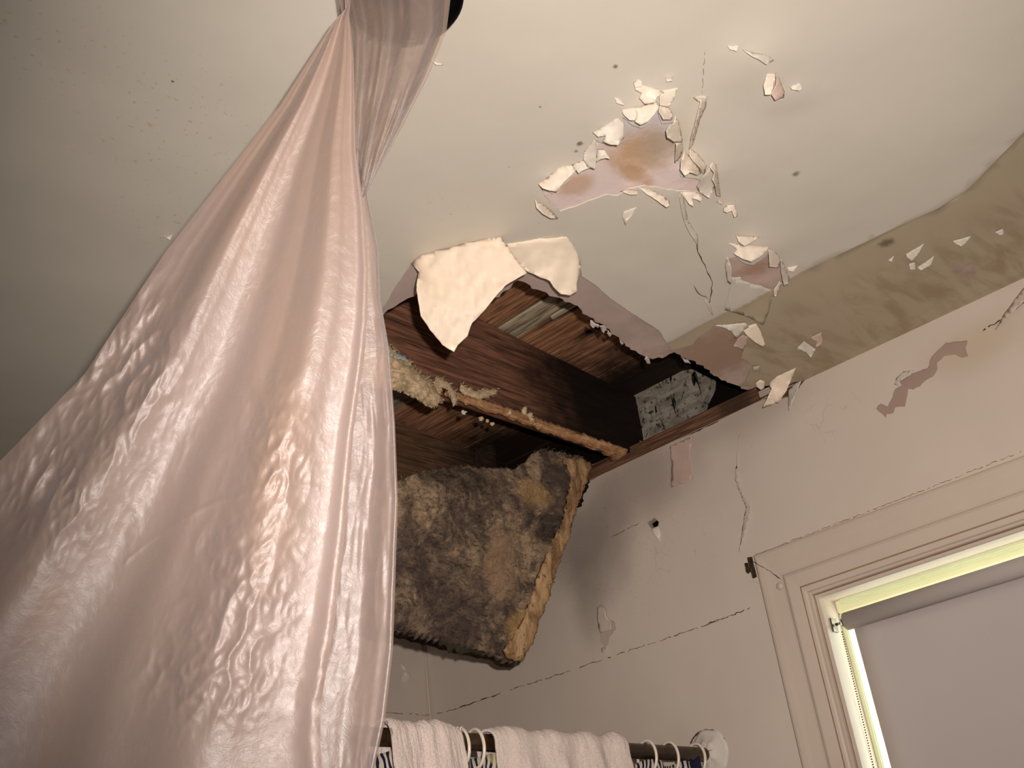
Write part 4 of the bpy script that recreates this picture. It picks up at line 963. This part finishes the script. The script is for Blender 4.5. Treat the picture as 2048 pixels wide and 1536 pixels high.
def towel(x0_, x1_, lab, seed, drop=.34):
    t = thing('towel', lab, 'towel', ((x0_ + x1_) / 2, ROD_Y, ROD_Z + .013), 'towels over the shower rod')
    r0 = .0125
    def prof(s, th):     # s 0..1 from back hem over the rod to the front hem
        R = r0 + th; arc = math.pi * R; L = drop; tot = 2 * L + arc; q = s * tot
        if q < L: return (R, -(L - q))
        if q < L + arc:
            a = (q - L) / R; return (R * math.cos(a), R * math.sin(a))
        return (-R, -(q - L - arc))
    def fn(u, v):
        x = x0_ + (x1_ - x0_) * u
        fold = .5 + .5 * math.sin(u * (x1_ - x0_) * 75 + seed + .8 * fb(u * 4, seed)); th = .0045 + .006 * fold + .003 * fb(u * 9, v * 9, seed)
        a, b = prof(v, th); b2 = max(0, -b)
        yy = ROD_Y + a + (-1 if a < 0 else 1) * (.010 * b2 / .1 * fold * .6) - .0
        x += b2 * .05 * (u - .5) + b2 * .06 + .001 * fb(u * 6, v * 20, seed)
        rnd = .004 * (1 - min(1, min(u, 1 - u) * 18)) 
        return Vector((x, yy - (rnd if a < 0 else -rnd) * 0, ROD_Z + b - rnd * .6 + .0012 * fb(u * 60, v * 120, seed)))
    o = grid('towel_cloth', 150, 200, fn, 'towel', t); solidify(o, .004, -1)
    return t
towel(1.003, 1.140, 'pale pink towel over the rod next to the plastic sheet', 1)
towel(1.205, 1.512, 'wider pale pink towel over the rod, right of two rings', 4)

def ring(x, lab, tilt=0, r_=.0245, opening=False):
    t = thing('shower_ring', lab, 'shower ring', (x, ROD_Y, ROD_Z - .0095), 'shower curtain rings')
    P = []
    for i in range(44):
        a = 2 * math.pi * i / 44
        P.append(Vector((x + tilt * math.sin(a) * .01 + .004 * math.cos(a), ROD_Y + r_ * math.cos(a) * .95, ROD_Z - .0095 + r_ * math.sin(a) * 1.12)))
    if opening:
        V, F_ = tube(P[14:] + P[:11], .0024, 10); pydata('ring_loop', V, F_, 'ring', t)
        V, F_ = tube([P[14] , P[14].lerp(P[11], .4)], .0034, 10); pydata('clasp', V, F_, 'ring', t, 'snap clasp')
        V, F_ = tube([P[10], P[11]], .0034, 10); pydata('clasp', V, F_, 'ring', t, 'snap clasp')
    else:
        V, F_ = tube(P, .0026, 10, True); pydata('ring_loop', V, F_, 'ring', t)
    return t
ring(1.152, 'white open snap ring close beside the narrow towel', 0, .0245, True)
ring(1.182, 'white ring touching the left side of the wide towel', 0)
ring(1.592, 'white ring on the bare rod just right of the wide towel', .2)
ring(1.655, 'white ring above the plain navy piece of curtain', .2)
ring(1.735, 'white ring nearest the wall end of the rod', .4)

cur = thing('shower_curtain', 'navy and cream patterned shower curtain hanging below the rod', 'shower curtain', (1.35, ROD_Y, ROD_Z - .03))
def cfn(u, v):
    x = .80 + (1.722 - .80) * u; am = .007 + .002 * v
    return Vector((x + .006 * math.sin(u * 88), ROD_Y - .004 + am * math.sin(u * 62 + .6) , ROD_Z - .019 - .005 * math.cos(u * 62) - v * .5))
o = grid('curtain_cloth', 260, 30, cfn, 'curtain', cur); solidify(o, .0008)
def nfn(u, v):
    return Vector((1.688 + .030 * u + v * .01, ROD_Y - .020 + .006 * math.sin(u * 3), ROD_Z - .013 + .006 * u - .004 * math.sin(u * 3.1) - v * .45))
o = grid('curtain_hem', 10, 30, nfn, 'navy', cur, 'plain navy folded edge'); solidify(o, .003)
lin = thing('curtain_liner', 'pale blue grey curtain liner behind the patterned curtain', 'curtain liner', (1.3, ROD_Y + .02, ROD_Z - .03))
def lfn(u, v):
    x = .80 + (1.760 - .80) * u
    return Vector((x, ROD_Y + .011 + .003 * math.sin(u * 55 + 2), ROD_Z - .020 - v * .5))
o = grid('liner_sheet', 200, 20, lfn, 'liner', lin); solidify(o, .0006)
